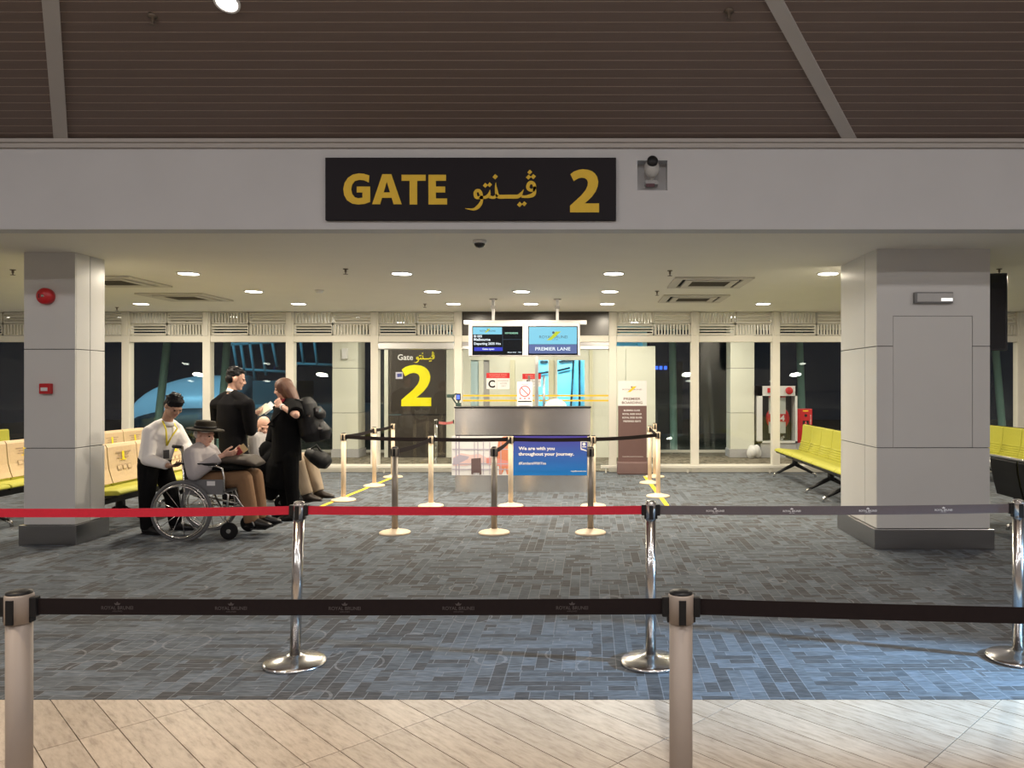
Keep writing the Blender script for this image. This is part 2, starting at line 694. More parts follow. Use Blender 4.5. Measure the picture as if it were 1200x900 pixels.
ADOTS = [(968, 142, 34), (950, 212, 36), (1018, 205, 36), (478, 207, 38), (338, 328, 36), (400, 320, 34), (825, 597, 38), (890, 588, 36)]
TWO = [(178, 318), (225, 283), (290, 262), (345, 255), (420, 262), (470, 280), (510, 308), (540, 350), (556, 410), (548, 470), (520, 535), (470, 600), (420, 645), (370, 685), (566, 685), (566, 798),
       (172, 798), (172, 715), (260, 640), (330, 580), (385, 515), (410, 462), (415, 420), (400, 385), (370, 365), (330, 360), (285, 370), (222, 405)]


def arabic_word(px0, py0, px1, py1, y, m, parent, depth=0.004):
    """the word in joined script, drawn with pen strokes and diamond dots; fills the given box"""
    def T(x, z):
        return at(px0 + (x - 50) / (1060 - 50) * (px1 - px0), py0 + (z - 105) / (690 - 105) * (py1 - py0), y)
    mb = MB()
    for pts, cl in ARABIC:
        for q in ribbon(smooth_stroke(pts, cl), cl):
            w = [(T(a, b).x, T(a, b).z) for a, b in q]
            mb.prism(w, y - depth, y)
    mb.build('script_lettering', m, parent, kind='stuff')
    for x, z, h in ADOTS:
        d = MB()
        w = [(T(a, b).x, T(a, b).z) for a, b in ((x, z - h), (x + h, z - 4), (x, z + h), (x - h, z + 4))]
        d.prism(w, y - depth, y)
        d.build('script_dot', m, parent)


def emblem(mb_y, mb_d, x, z, s, y):
    """slanted twin-band wing emblem with a small roundel"""
    mb_y.flat([(x - 0.95 * s, z - 0.55 * s), (x - 0.35 * s, z - 0.55 * s), (x + 0.35 * s, z + 0.02 * s), (x - 0.25 * s, z + 0.02 * s)], y)
    mb_y.flat([(x - 0.30 * s, z + 0.0 * s), (x + 0.30 * s, z + 0.0 * s), (x + 0.95 * s, z + 0.6 * s), (x + 0.25 * s, z + 0.6 * s)], y - 0.0006)
    mb_d.flat([(x - 0.05 * s + 0.17 * s * math.cos(a * PI / 6), z + 0.45 * s + 0.17 * s * math.sin(a * PI / 6)) for a in range(12)], y - 0.001)

# ================================================================ SETTING
WY = 13.54                      # inner face of the window wall
CZ = 2.82                       # gate room ceiling
FY = 6.28                       # face of the bulkhead


def wx(px, y=WY):
    return (px - VX) / FPX * y


def hz(py, y=WY):
    return CAMZ - (py - VY) / FPX * y


floor = MB().box(-12.2, 1.2, -0.12, 11, WY + 0.2, -0.012).build('floor', GROUT, kind='structure')
EDGE = 3.775
for y0, y1 in ((EDGE, 4.372), (4.376, WY - 0.02)):
    MB().box(-12.2, y0, -0.012, 11, y1, 0).build('carpet_strip', CARPET, floor)
MB().box(-12.2, -6, -0.12, 11, 1.2, 0).build('floor', TILE, kind='structure')
MB().box(-22, WY + 0.2, -0.12, 11, 24, 0.0).build('floor', CARPETB, kind='structure')

# wood-look tiles, laid at 45 degrees, joints left open by 3 mm
R2 = math.sqrt(2)
SA, TB = 0.902, 0.151
S0, T0 = -3.045, 0.942


def clip(poly, val, upper):
    out = []
    for i in range(len(poly)):
        a, b = poly[i], poly[(i + 1) % len(poly)]
        ia = a[1] <= val if upper else a[1] >= val
        ib = b[1] <= val if upper else b[1] >= val
        if ia:
            out.append(a)
        if ia != ib:
            t = (val - a[1]) / (b[1] - a[1])
            out.append((a[0] + (b[0] - a[0]) * t, val))
    return out


forg = Vector(floor['_org'])
whole = None
for i in range(-7, 8):
    for j in range(-30, 45):
        s0, s1 = S0 + i * SA + 0.002, S0 + (i + 1) * SA - 0.002
        t0, t1 = T0 + j * TB + 0.0022, T0 + (j + 1) * TB - 0.0022
        cx, cy = ((s0 + s1) + (t0 + t1)) / 2 / R2, ((t0 + t1) - (s0 + s1)) / 2 / R2
        if abs(cx) > 4.6 or cy > EDGE + 0.5 or cy < 1.5:
            continue
        pts = [((s + t) / R2, (t - s) / R2) for s, t in ((s0, t0), (s1, t0), (s1, t1), (s0, t1))]
        q = clip(clip(pts, EDGE - 0.003, True), 1.2, False)
        if len(q) < 3:
            continue
        full = len(q) == 4 and all(abs(a[0] - b[0]) + abs(a[1] - b[1]) < 1e-9 for a, b in zip(q, pts))
        if full and whole is not None:
            o = bpy.data.objects.new('tile', whole)
            COL.objects.link(o)
            o.parent = floor
        else:
            n = len(q)
            mb = MB().add([(x - cx, y - cy, -0.012) for x, y in q] + [(x - cx, y - cy, -0.001) for x, y in q],
                          [tuple(range(n))[::-1], tuple(range(n, 2 * n))] + [(k, (k + 1) % n, (k + 1) % n + n, k + n) for k in range(n)])
            me = bpy.data.meshes.new('tile')
            me.from_pydata(mb.v, [], mb.f)
            nrm = (me.polygons[1].normal.z if len(me.polygons) > 1 else 1)
            if nrm < 0:
                me.flip_normals()
            me.materials.append(TILE)
            o = bpy.data.objects.new('tile', me)
            COL.objects.link(o)
            o.parent = floor
            if full:
                whole = me
        o.location = (cx - forg.x, cy - forg.y, -forg.z)

# ceilings and walls
MB().box(-12.2, FY + 0.17, CZ, 11, WY, CZ + 0.1).box(-22, WY, CZ, 11, 18.1, CZ + 0.1).build('ceiling', CEIL, kind='structure')
MB().box(-12.4, -6, 0, -12.2, WY + 0.1, 8.6).build('wall_left', WHITE, kind='structure')
MB().box(11, -6, 0, 11.2, 17.6, 8.6).build('wall_right', WHITE, kind='structure')
MB().box(-12.4, -6.2, 0, 11.2, -6, 8.6).build('wall_back', WHITE, kind='structure')

# bulkhead over the gate with a square niche for the camera
hx0, hx1, hz0, hz1 = wx(747, FY), wx(782, FY), hz(223, FY), hz(188, FY)
mb = MB()
mb.box(-12.2, FY, CZ - 0.005, hx0, FY + 0.17, 3.54).box(hx1, FY, CZ - 0.005, 11, FY + 0.17, 3.54)
mb.box(hx0, FY, CZ - 0.005, hx1, FY + 0.17, hz0).box(hx0, FY, hz1, hx1, FY + 0.17, 3.54)
mb.box(hx0, FY + 0.11, hz0, hx1, FY + 0.17, hz1)
mb.build('wall_bulkhead', FASCIA, kind='structure')
MB().box(-12.2, FY - 0.03, hz(174, FY), 11, FY + 0.1, hz(168.5, FY)).box(-12.2, FY - 0.05, hz(168.5, FY), 11, FY + 0.1, hz(165, FY) + 0.005).build('trim_1', BEAM, kind='structure')

# sloping hall ceiling of brown slats between radiating beams
SLO = 0.459
cs, sn = 1 / math.hypot(1, SLO), SLO / math.hypot(1, SLO)
CB = hz(165, FY) + 0.004


def slope(x, s, up=0.0):
    return (x, FY - cs * s, CB + sn * s + up)


hall_ceiling = MB().add([slope(-12.2, 0, 0.0035), slope(11, 0, 0.0035), slope(11, 10.6, 0.0035), slope(-12.2, 10.6, 0.0035),
                         slope(-12.2, 0, 0.1), slope(11, 0, 0.1), slope(11, 10.6, 0.1), slope(-12.2, 10.6, 0.1)],
                        [(0, 1, 2, 3), (7, 6, 5, 4), (0, 4, 5, 1), (1, 5, 6, 2), (2, 6, 7, 3), (3, 7, 4, 0)]).build('ceiling', SLATGAP, kind='structure')


def beam_x(k, s):
    return (-4.33 + 0.574 * s, 2.13 - 0.69 * s, -9.6 + 1.5 * s, 7.6 - 1.6 * s)[k]


PITCH = 0.0815
for k in range(36):
    s0, s1 = k * PITCH + 0.004, (k + 1) * PITCH - 0.0045
    for a, b in ((None, 0), (0, 1), (1, None)):
        def ex(e, s, d):
            return d if e is None else beam_x(e, s)
        xa0, xa1, xb0, xb1 = ex(a, s0, -12.2), ex(a, s1, -12.2), ex(b, s0, 11), ex(b, s1, 11)
        MB().add([slope(xa0, s0), slope(xb0, s0), slope(xb1, s1), slope(xa1, s1), slope(xa0, s0, 0.004), slope(xb0, s0, 0.004), slope(xb1, s1, 0.004), slope(xa1, s1, 0.004)],
                 [(0, 1, 2, 3), (7, 6, 5, 4), (0, 4, 5, 1), (1, 5, 6, 2), (2, 6, 7, 3), (3, 7, 4, 0)]).build('slat', SLAT, hall_ceiling)
for k in range(2):
    w = 0.058
    vs = []
    for s in (0, 6.0):
        x = beam_x(k, s) if s == 0 else beam_x(k, 3.0) + (beam_x(k, 3.0) - beam_x(k, 0))
        vs += [slope(x - w, s, -0.02), slope(x + w, s, -0.02), slope(x + w, s, 0.02), slope(x - w, s, 0.02)]
    MB().add(vs, [(3, 2, 1, 0), (4, 5, 6, 7), (0, 1, 5, 4), (1, 2, 6, 5), (2, 3, 7, 6), (3, 0, 4, 7)]).build('trim_%d' % (k + 2), BEAM, kind='structure')

# ---------------------------------------------------------------- window wall
TZ0, TZ1 = hz(401), hz(393.5)


def louvre(x0, z0, x1, z1, vertical, parent):
    mb = MB()
    e = 0.012
    mb.box(x0, WY - 0.03, z0, x0 + e, WY + 0.03, z1).box(x1 - e, WY - 0.03, z0, x1, WY + 0.03, z1)
    mb.box(x0, WY - 0.03, z0, x1, WY + 0.03, z0 + e).box(x0, WY - 0.03, z1 - e, x1, WY + 0.03, z1)
    if vertical:
        n = max(3, round((x1 - x0) / 0.055))
        for k in range(n):
            c = x0 + (k + 0.5) * (x1 - x0) / n
            mb.box(c - 0.0115, WY - 0.025, z0, c + 0.0115, WY + 0.025, z1)
    else:
        n = 4
        for k in range(n):
            c = z0 + (k + 0.5) * (z1 - z0) / n
            mb.box(x0, WY - 0.025, c - 0.010, x1, WY + 0.025, c + 0.010)
    mb.build('louvre_grille', CREAM, parent, kind='stuff')


def louvres(x0, x1, parent):
    xm, zm = (x0 + x1) / 2, (TZ1 + CZ) / 2
    louvre(x0, zm + 0.005, xm - 0.01, CZ - 0.01, True, parent)
    louvre(xm + 0.01, zm + 0.005, x1, CZ - 0.01, False, parent)
    louvre(x0, TZ1 + 0.01, xm - 0.01, zm - 0.005, False, parent)
    louvre(xm + 0.01, TZ1 + 0.01, x1, zm - 0.005, True, parent)


MW = 0.068


def mullion(x, parent):
    MB().box(x - MW, WY - 0.07, 0, x + MW, WY + 0.08, CZ).box(x - MW * 0.55, WY - 0.085, TZ1 + 0.0, x + MW * 0.55, WY - 0.07, CZ).build('mullion', CREAM, parent, bevel=0.006)


def lower_rail(x0, x1, parent):
    MB().box(x0, WY - 0.05, 0.085, x1, WY + 0.06, 0.135).box(x0, WY - 0.01, 0.06, x1, WY + 0.03, 0.085).box(x0, WY - 0.05, 0.0, x1, WY + 0.06, 0.06).build('sill_rail', CREAM, parent, bevel=0.004)


edges_left = [-431, -334.5, -238, -141, -43.5, 53, 149.5, 244, 341, 440]
edges_right = [718, 814, 908.5, 1004, 1100, 1194.5, 1290, 1386]
nwin = 0


def window_bay(a, b):
    global nwin
    nwin += 1
    x0, x1 = wx(a), wx(b)
    w = struct('window_%d' % nwin, ((x0 + x1) / 2, WY, 0))
    mullion(x0, w)
    MB().box(x0 + MW, WY - 0.06, TZ0, x1 - MW, WY + 0.07, TZ1).build('transom', CREAM, w, bevel=0.006)
    MB().box(x0 + MW, WY - 0.004, 0.135, x1 - MW, WY + 0.004, TZ0).build('glass_pane', GLASS, w)
    lower_rail(x0 + MW, x1 - MW, w)
    louvres(x0 + MW, x1 - MW, w)
    return w


for a, b in zip(edges_left[:-1], edges_left[1:]):
    window_bay(a, b)
for a, b in zip(edges_right[:-1], edges_right[1:]):
    last = window_bay(a, b)
mullion(wx(edges_right[-1]), last)

# door with the gate number behind it
x0, x1 = wx(440), wx(537.5)
d1 = struct('door_1', ((x0 + x1) / 2, WY, 0))
mullion(x0, d1)
MB().box(x0 + MW, WY - 0.06, TZ0, x1 - MW, WY + 0.07, TZ1).build('transom', CREAM, d1, bevel=0.006)
louvres(x0 + MW, x1 - MW, d1)
MB().box(x0 + MW, WY - 0.10, hz(409.5), x1 - MW, WY + 0.07, TZ0 - 0.01).build('door_operator', ALU, d1, bevel=0.01)
xs = x0 + MW + 0.02
MB().box(xs, WY - 0.004, 0.135, x1 - MW - 0.02, WY + 0.004, hz(409.5)).build('glass_pane', GLASS, d1)
lower_rail(x0 + MW, x1 - MW, d1)
# double door behind the counter
X0, X1 = wx(537.5), wx(718)
d2 = struct('door_2', ((X0 + X1) / 2, WY, 0))
mullion(X0, d2)
MB().box(X0 + MW, WY - 0.06, TZ0, X1 - MW, WY + 0.07, TZ1).build('transom', CREAM, d2, bevel=0.006)
MB().box(X0, WY - 0.05, TZ1, X1 - 0.02, WY + 0.02, CZ).build('dark_header', SIGNBR, d2)
MB().box(X0 + MW, WY - 0.03, hz(405.2), X1 - MW, WY + 0.05, TZ0).build('header_recess', STEELD, d2)
MB().box(X0 + MW, WY - 0.08, hz(410), X1 - MW, WY + 0.06, hz(405.2)).build('door_operator', ALU, d2, bevel=0.01)
for px in (629,):
    MB().box(wx(px - 2), WY - 0.03, 0.0, wx(px + 2), WY + 0.03, hz(410)).build('meeting_stile', ALU, d2, bevel=0.005)
for a, b in ((542, 627), (631, 713.5)):
    MB().box(wx(a), WY - 0.004, 0.03, wx(b), WY + 0.004, hz(410)).build('glass_pane', GLASS, d2)
    for y in (463.6, 469.4):
        MB().box(wx(a + 0.5), WY - 0.006, hz(y + 0.95), wx(b - 0.5), WY - 0.0045, hz(y - 0.95)).build('amber_strip', YSTRIP, d2)
for px in (620.3, 637.8):
    z0, z1 = 0.85, hz(440.5)
    h = MB().tube([(wx(px), WY - 0.075, z0), (wx(px), WY - 0.075, z1)], 0.020, 12)
    for z in (z0 + 0.1, z1 - 0.1):
        h.tube([(wx(px), WY - 0.075, z), (wx(px), WY - 0.005, z)], 0.010, 8)
    h.build('pull_handle', ALU, d2)

# floor rail in front of the windows
n = 0
for a, b in ((-420, 533), (704, 1370)):
    n += 1
    r = MB().box(wx(a, 13.38), 13.35, 0.085, wx(b, 13.38), 13.41, 0.135)
    px = a + 6
    while px < b:
        r.box(wx(px, 13.38) - 0.012, 13.37, 0, wx(px, 13.38) + 0.012, 13.39, 0.09)
        px += 96
    r.build('trim_%d' % (3 + n), CREAM, kind='structure', bevel=0.005)

# ---------------------------------------------------------------- corridor beyond the glass
KY = 16.2
GZ = hz(409, KY)
wc = struct('wall_corridor', (wx(640, KY), KY, 0))


def kwall(a, b, z0, z1, m=None, d0=0.0, d1=0.12, name='wall_panel'):
    return MB().box(wx(a, KY), KY + d0, z0, wx(b, KY), KY + d1, z1).build(name, m or PANELW, wc, bevel=0.003)


LZ = hz(422, KY)
kwall(522.8, 534, 0, GZ)
kwall(534.4, 551.5, 0, GZ)
kwall(561, 566.5, 0, LZ)
kwall(566.5, 573.5, 0, LZ, PGREY, 0.05, 0.12, 'door_reveal')
kwall(573.5, 603, 0, LZ)
kwall(598, 603.5, 0, LZ, mat('olive_jamb', (0.62, 0.60, 0.45), 0.5), -0.05, 0.0, 'door_jamb')
kwall(603.2, 627, 0, LZ)
kwall(642.5, 653, 0, LZ)
kwall(643.5, 649, 0, LZ, MATS['olive_jamb'], -0.05, 0.0, 'door_jamb')
kwall(551.5, 685, LZ, GZ)
kwall(685, 691.5, 0, GZ)
kwall(690.5, 694.5, 0, GZ, MATS['olive_jamb'], -0.03, 0.0, 'door_jamb')
kwall(691.8, 733, 0, GZ)
kwall(733.3, 768, 0, GZ)
MB().box(wx(455.6, KY) - 0.1, KY + 0.02, GZ, wx(768, KY), 17.4, GZ + 0.06).build('roof_panel', PANELW, wc)
MB().box(wx(768, KY) - 0.08, KY + 0.1, 0, wx(768, KY), 17.35, GZ).build('return_panel', PANELW, wc)
MB().box(wx(455.6, KY) - 0.1, KY + 0.02, 0, wx(455.6, KY) - 0.02, 17.35, GZ).build('return_panel', PANELW, wc)
MB().box(wx(551.5, KY), KY + 0.05, 0, wx(561, KY), KY + 0.06, LZ).build('frosted_pane', mat('frosted_glass', (0.50, 0.66, 0.72), 0.35), wc)

# outer glazing of the corridor
OY = 17.4
TILT = Matrix.Translation((0, OY, 0)) @ Matrix.Rotation(math.radians(-10), 4, 'X')     # the facade leans outwards
wo = struct('window_%d' % (nwin + 1), (0, OY, 0))
xs = [-22, -17, -12.2, -9.6, -7.3, wx(389.5, KY), wx(455.6, KY), None, wx(768, KY), wx(856, KY), 5.4, 7.9, 11]
for a, b in zip(xs[:-1], xs[1:]):
    if a is None or b is None:
        continue
    MB().box(a + 0.002, -0.004, 0.06, b - 0.002, 0.004, CZ + 0.06, TILT).build('glass_pane', GLASSO, wo)
    MB().box(a, OY - 0.04, 0.0, b, OY + 0.04, 0.06).build('sill_rail', CREAM, wo)
for k, (a, b, s) in enumerate(((389.5, 419.5, 1), (856, 884, -1))):
    xa, xb = wx(a, KY), wx(b, KY)
    c = thing('column', ((xa + xb) / 2, KY, 0))
    c['kind'] = 'structure'
    zs = [0.17, hz(484, KY), hz(431.5, KY), CZ]
    for z0, z1 in zip(zs[:-1], zs[1:]):
        MB().box(xa, KY, z0 + 0.004, xb, KY + 0.5, z1 - 0.004).build('cladding_panel', PANELW, c, bevel=0.004)
    MB().box(xa + 0.01, KY + 0.01, 0, xb - 0.01, KY + 0.49, CZ - 0.005).build('core', JOINT, c)
    MB().box(xa - 0.02, KY - 0.02, 0, xb + 0.02, KY + 0.52, 0.17).build('skirting_plinth', PGREY, c, bevel=0.004)
# corridor lamps
for x in (-10.5, -7.2, -4.3, -1.6, 0.6, 2.6, 5.5, 9):
    lamp('corridor_lamp', 'AREA', (x, 15.0, CZ - 0.03), (x, 15.0, 0), 42, (1.0, 0.93, 0.76), 0.3)
lamp('jet_bridge_lamp', 'AREA', (-0.9, 18.6, 2.5), (-0.9, 18.9, 0), 110, (0.35, 0.8, 1.0), 1.4, 0.5)

# columns clad in pale panels, with steel skirting
def column(xa, xb, ya, yb, zj, split_side, hatch=None):
    c = thing('column', ((xa + xb) / 2, (ya + yb) / 2, 0))
    c['kind'] = 'structure'
    g = 0.0035
    zs = [0.19] + list(zj) + [CZ]
    MB().box(xa + 0.012, ya + 0.012, 0, xb - 0.012, yb - 0.012, CZ - 0.002).build('core', JOINT, c)
    ym = ya + (yb - ya) * split_side
    for z0, z1 in zip(zs[:-1], zs[1:]):
        za, zb = z0 + g, z1 - (g if z1 < CZ else 0)
        if hatch:
            hx0_, hx1_, hz0_, hz1_ = hatch
            if hz1_ > z0 + 0.01 and hz0_ < z1 - 0.01:
                lo, hi = max(za, hz0_ - g), min(zb, hz1_ + g)
                mb = MB().box(xa, ya, za, hx0_ - g, ya + 0.02, zb).box(hx1_ + g, ya, za, xb, ya + 0.02, zb)
                if hi < zb:
                    mb.box(hx0_ - g, ya, hi, hx1_ + g, ya + 0.02, zb)
                mb.build('front_panel', PANEL, c)
            else:
                MB().box(xa, ya, za, xb, ya + 0.02, zb).build('front_panel', PANEL, c, bevel=0.003)
        else:
            MB().box(xa, ya, za, xb, ya + 0.02, zb).build('front_panel', PANEL, c, bevel=0.003)
        for (p, q) in ((ya + 0.021, ym - g), (ym + g, yb - 0.021)):
            MB().box(xa, p, za, xa + 0.02, q, zb).build('side_panel', PANEL, c, bevel=0.003)
            MB().box(xb - 0.02, p, za, xb, q, zb).build('side_panel', PANEL, c, bevel=0.003)
        MB().box(xa, yb - 0.02, za, xb, yb, zb).build('rear_panel', PANEL, c)
    if hatch:
        MB().box(hatch[0], ya + 0.002, hatch[2], hatch[1], ya + 0.02, hatch[3]).build('access_hatch', PANEL, c, bevel=0.003)
    MB().box(xa - 0.03, ya - 0.03, 0, xb + 0.03, yb + 0.03, 0.19).build('skirting_plinth', STEELD, c, bevel=0.004)
    return c


LC = column(-5.467, -4.973, 7.41, 7.86, (0.93, 1.885), 0.5)
RY = 7.22
RC = column(2.69, 3.755, RY, 8.25, (0.95, 1.905), 0.30, (wx(1047, RY), wx(1139.5, RY), 0.953, hz(370.5, RY)))

# ---------------------------------------------------------------- outside at night
MB().box(-90, 17.7, -4.6, 70, 130, -4.5).build('ground', mat('apron_asphalt', (0.03, 0.035, 0.04), 0.8), kind='structure')
for k, (a, b) in enumerate(((196, 182.5), (266, 258), (788, 789.5), (937, 941), (1166, 1176))):
    t, bt = at(a, 401, 18.25), at(b, 520, 17.85)
    d = (bt - t)
    s = MB().tube([t - d * 0.25, bt + d * 4.0 * 0.9], 0.085, 12)
    tag(s.build('raking_strut', mat('green_steel', (0.42, 0.55, 0.47), 0.5)), ['pale green leaning steel strut outside behind the white-shirted man', 'pale green leaning steel strut outside behind the dark-suited man', 'pale green steel strut outside beyond the premier boarding banner',
        'pale green leaning steel strut outside above the red extinguisher cabinet', 'pale green leaning steel strut outside below the hanging television'][k], 'strut', 'struts outside the glass')
# parked aircraft in blue floodlight
AY = 40.0
pl = thing('parked_aircraft', (-17, AY, -4.5), 'parked airliner in blue floodlight on the apron behind the white-shirted man', 'aircraft')
n = 20
ax = []
rr = []
for k in range(15):
    u = k / 14
    ax.append((-24.0 + 6.2 * u, AY, 0.25 - 0.75 * (1 - min(1, u * 1.5)) ** 1.6))
    rr.append(max(0.12, 1.75 * math.sqrt(max(0.0, 1 - (1 - min(1, u * 1.55)) ** 2))))
MB().tube(ax + [(-17.6, AY, 0.25)], rr + [1.2], n).build('fuselage', mat('aircraft_white', (0.75, 0.8, 0.85), 0.35), pl)
MB().tube([(p_[0], p_[1] - 0.55, p_[2] - 0.82) for p_ in ax], [q_ * 0.86 for q_ in rr], n).build('dark_belly', mat('belly_grey', (0.02, 0.025, 0.03), 0.5), pl)
MB().tube([(-19, AY - 1.2, -1.2), (-18, AY - 3, -1.0), (-17.5, AY - 5, -0.9)], [1.1, 0.7, 0.35], 12, ratio=0.15, wide=(1, 0, 0)).build('wing', MATS['aircraft_white'], pl)
MB().tube([(-20.5, AY, -1.5), (-20.5, AY, -4.2)], 0.12, 8).lathe([(0.3, -0.12), (0.42, -0.1), (0.42, 0.1), (0.3, 0.12)], 16, Matrix.Translation((-20.5, AY, -4.08)) @ Matrix.Rotation(PI / 2, 4, 'X')).build('nose_gear', BLACK, pl)
MB().tube([(-17, AY + 1.0, -1.5), (-17, AY + 1.0, -4.2)], 0.16, 8).lathe([(0.3, -0.2), (0.5, -0.16), (0.5, 0.16), (0.3, 0.2)], 16, Matrix.Translation((-17, AY + 1.0, -4.0)) @ Matrix.Rotation(PI / 2, 4, 'X')).build('main_gear', BLACK, pl)
# boarding bridge lattice and cab
JY = 30.0
jb = thing('boarding_bridge', (wx(330, JY), JY, -4.5), 'dark boarding bridge with lattice frame and grey cab outside behind the suited man', 'bridge')
fr = mat('bridge_frame', (0.35, 0.5, 0.55), 0.5)
for k, (a, b, c, d) in enumerate(((272, 396, 278, 432), (282, 402, 288, 440), (292, 396, 299, 445), (305, 398, 312, 440), (318, 396, 325, 430), (268, 404, 335, 400), (270, 432, 335, 436), (352, 398, 356, 426), (368, 396, 372, 428), (345, 426, 390, 428), (345, 400, 390, 398))):
    MB().tube([at(a, b, JY), at(c, d, JY)], 0.06, 6).build('lattice_bar', fr, jb)
MB().box(wx(296, JY), JY, -4.5, wx(335, JY), JY + 3, hz(446, JY)).build('cab', mat('bridge_grey', (0.16, 0.18, 0.19), 0.6, var=0.1), jb)
MB().box(wx(335, JY), JY + 0.4, hz(515, JY), wx(455, JY), JY + 3, hz(474, JY)).build('tunnel', mat('bridge_dark', (0.06, 0.075, 0.085), 0.6), jb)
MB().box(wx(300, JY), JY - 0.05, hz(478, JY), wx(332, JY), JY, hz(474, JY)).box(wx(300, JY), JY - 0.05, hz(484, JY), wx(332, JY), JY, hz(481, JY)).build('handrail', fr, jb, kind='stuff')
# sky-blue passage seen through the far doors
ps = thing('boarding_passage', (-0.9, 18.8, 0), 'light blue boarding passage with dark slanted ribs beyond the far doors', 'passage')
BLUEW = mat('passage_blue', (0.36, 0.66, 0.75), 0.5)
MB().box(-3.2, 19.6, 0, 1.2, 19.7, 2.7).build('end_panel', BLUEW, ps)
MB().box(-3.3, 17.7, 0, -3.2, 19.7, 2.7).build('side_panel', BLUEW, ps)
MB().box(1.2, 17.7, 0, 1.3, 19.7, 2.7).build('side_panel', BLUEW, ps)
MB().box(-3.3, 17.7, 2.7, 1.3, 19.7, 2.75).build('roof_panel', BLUEW, ps)
for a, b, c, d, w in ((672, 422, 669, 478, 1.2), (679, 422, 679, 478, 1.3), (653, 434.5, 668, 431, 1.2), (628, 438, 643, 436, 1.2), (655, 424, 672, 422, 1.2), (633, 424, 642, 424, 1.4)):
    p, q = at(a, b, 19.5), at(c, d, 19.5)
    ps_w = w / FPX * 19.5
    MB().tube([p, q + (q - p) * (1.2 if d > 470 else 0)], ps_w, 6).build('rib', BLACK, ps)
q = thing('blue_letter_sign', (wx(775, 45), 45, -4.5), 'three small blue lit sign letters across the apron on an added dark block', 'building')  # blue boxes stand in for lit sign letters; dark block added as support
MB().box(wx(764, 45), 45.1, -4.5, wx(800, 45), 49, hz(424, 45)).build('letter_support', mat('support_dark', (0.03, 0.03, 0.035), 0.8), q)
for px in (769.5, 774.5, 780):
    p = at(px, 431, 45)
    MB().box(p.x - 0.08, 45, p.z - 0.10, p.x + 0.08, 45.1, p.z + 0.10).build('blue_letter', mat('blue_letter_glow', (0.02, 0.05, 0.5), 0.5, emit=(0.05, 0.15, 1.0), estr=2.5), q)
tag(MB().box(wx(820, 30), 30, -4.5, wx(851, 30), 33, 4.5).build('terminal_pier', mat('pier_grey', (0.2, 0.2, 0.21), 0.6)), 'grey terminal pier outside beyond the corridor column', 'building')

# ================================================================ SIGNS
Y = FY - 0.04
a, b = at(381, 258, Y), at(722, 184.5, Y)
s = thing('gate_sign', ((a.x + b.x) / 2, Y, a.z), 'long black sign with gold gate lettering on the white bulkhead', 'sign')
MB().box(a.x, Y, a.z, b.x, FY, b.z).build('board', SIGNB, s, bevel=0.004)


def gp(pts):
    return [(380 + x / 6.667, 175 + z / 6.667) for x, z in pts]


LETTERS = [
    [[(353, 205), (310, 192), (270, 189), (225, 198), (185, 225), (160, 265), (150, 310), (157, 360), (180, 400), (220, 425), (265, 432), (315, 428), (360, 412), (360, 292), (255, 292), (255, 338), (300, 338),
      (300, 378), (268, 383), (240, 375), (220, 350), (212, 312), (220, 275), (240, 250), (275, 240), (310, 243), (350, 260)]],
    [[(375, 430), (455, 195), (490, 195), (490, 255), (438, 430)], [(606, 430), (525, 195), (490, 195), (490, 255), (543, 430)], [(462, 338), (518, 338), (532, 380), (449, 380)]],
    [[(605, 200), (793, 200), (793, 247), (727, 247), (727, 432), (668, 432), (668, 247), (605, 247)]],
    [[(815, 200), (952, 200), (952, 247), (873, 247), (873, 292), (945, 292), (945, 338), (873, 338), (873, 385), (960, 385), (960, 432), (815, 432)]],
]
for polys in LETTERS:
    mb = MB()
    for i, p in enumerate(polys):
        mb.prism(poly_px(gp(p), Y), Y - 0.006 - 0.0004 * i, Y)
    mb.build('letter', GOLD, s)
arabic_word(545, 198.8, 628.5, 247.5, Y, GOLD, s, 0.006)


def digit_two(px0, py0, px1, py1, y, m, parent, depth):
    pts = [(px0 + (x - 172) / (566 - 172) * (px1 - px0), py0 + (z - 255) / (798 - 255) * (py1 - py0)) for x, z in TWO]
    return MB().prism(poly_px(pts, y), y - depth, y).build('numeral', m, parent)


digit_two(668, 198.5, 702, 249, Y, GOLD, s, 0.006)

# brown wall panel with the big yellow number, in the corridor
Y = KY
s = thing('gate_number_panel', (wx(489, KY), KY, 0), 'tall dark brown wall panel with big yellow number behind the glass', 'sign')
for z0, z1 in ((0.0, hz(486.3, KY)), (hz(485.8, KY), GZ)):
    MB().box(wx(455.6, KY), KY - 0.02, z0 + 0.002, wx(522.4, KY), KY + 0.1, z1 - 0.002).build('cladding_panel', SIGNBR, s, bevel=0.003)
Y = KY - 0.02
digit_two(470.3, 427.6, 505.3, 476, Y, YELLOW, s, 0.006)
arabic_word(484.8, 411.6, 509.3, 425.3, Y, YELLOW, s, 0.004)
mb = MB()
text_px(mb, 'Gate', 466, 415.2, 484, 422, Y - 0.003, 0.018)
mb.build('white_lettering', PWHITE, s, kind='stuff')
t = MB().box(wx(464, KY), Y - 0.003, hz(444, KY), wx(472.3, KY), Y, hz(436, KY)).build('notice_sticker', mat('notice_lilac', (0.62, 0.6, 0.72), 0.6), s)
MB().flat(poly_px([(465.3, 438), (471, 437.5), (471, 441.5), (465.6, 442)], Y - 0.004), Y - 0.004).build('notice_print', mat('ink_blue', (0.05, 0.06, 0.3), 0.6), t)

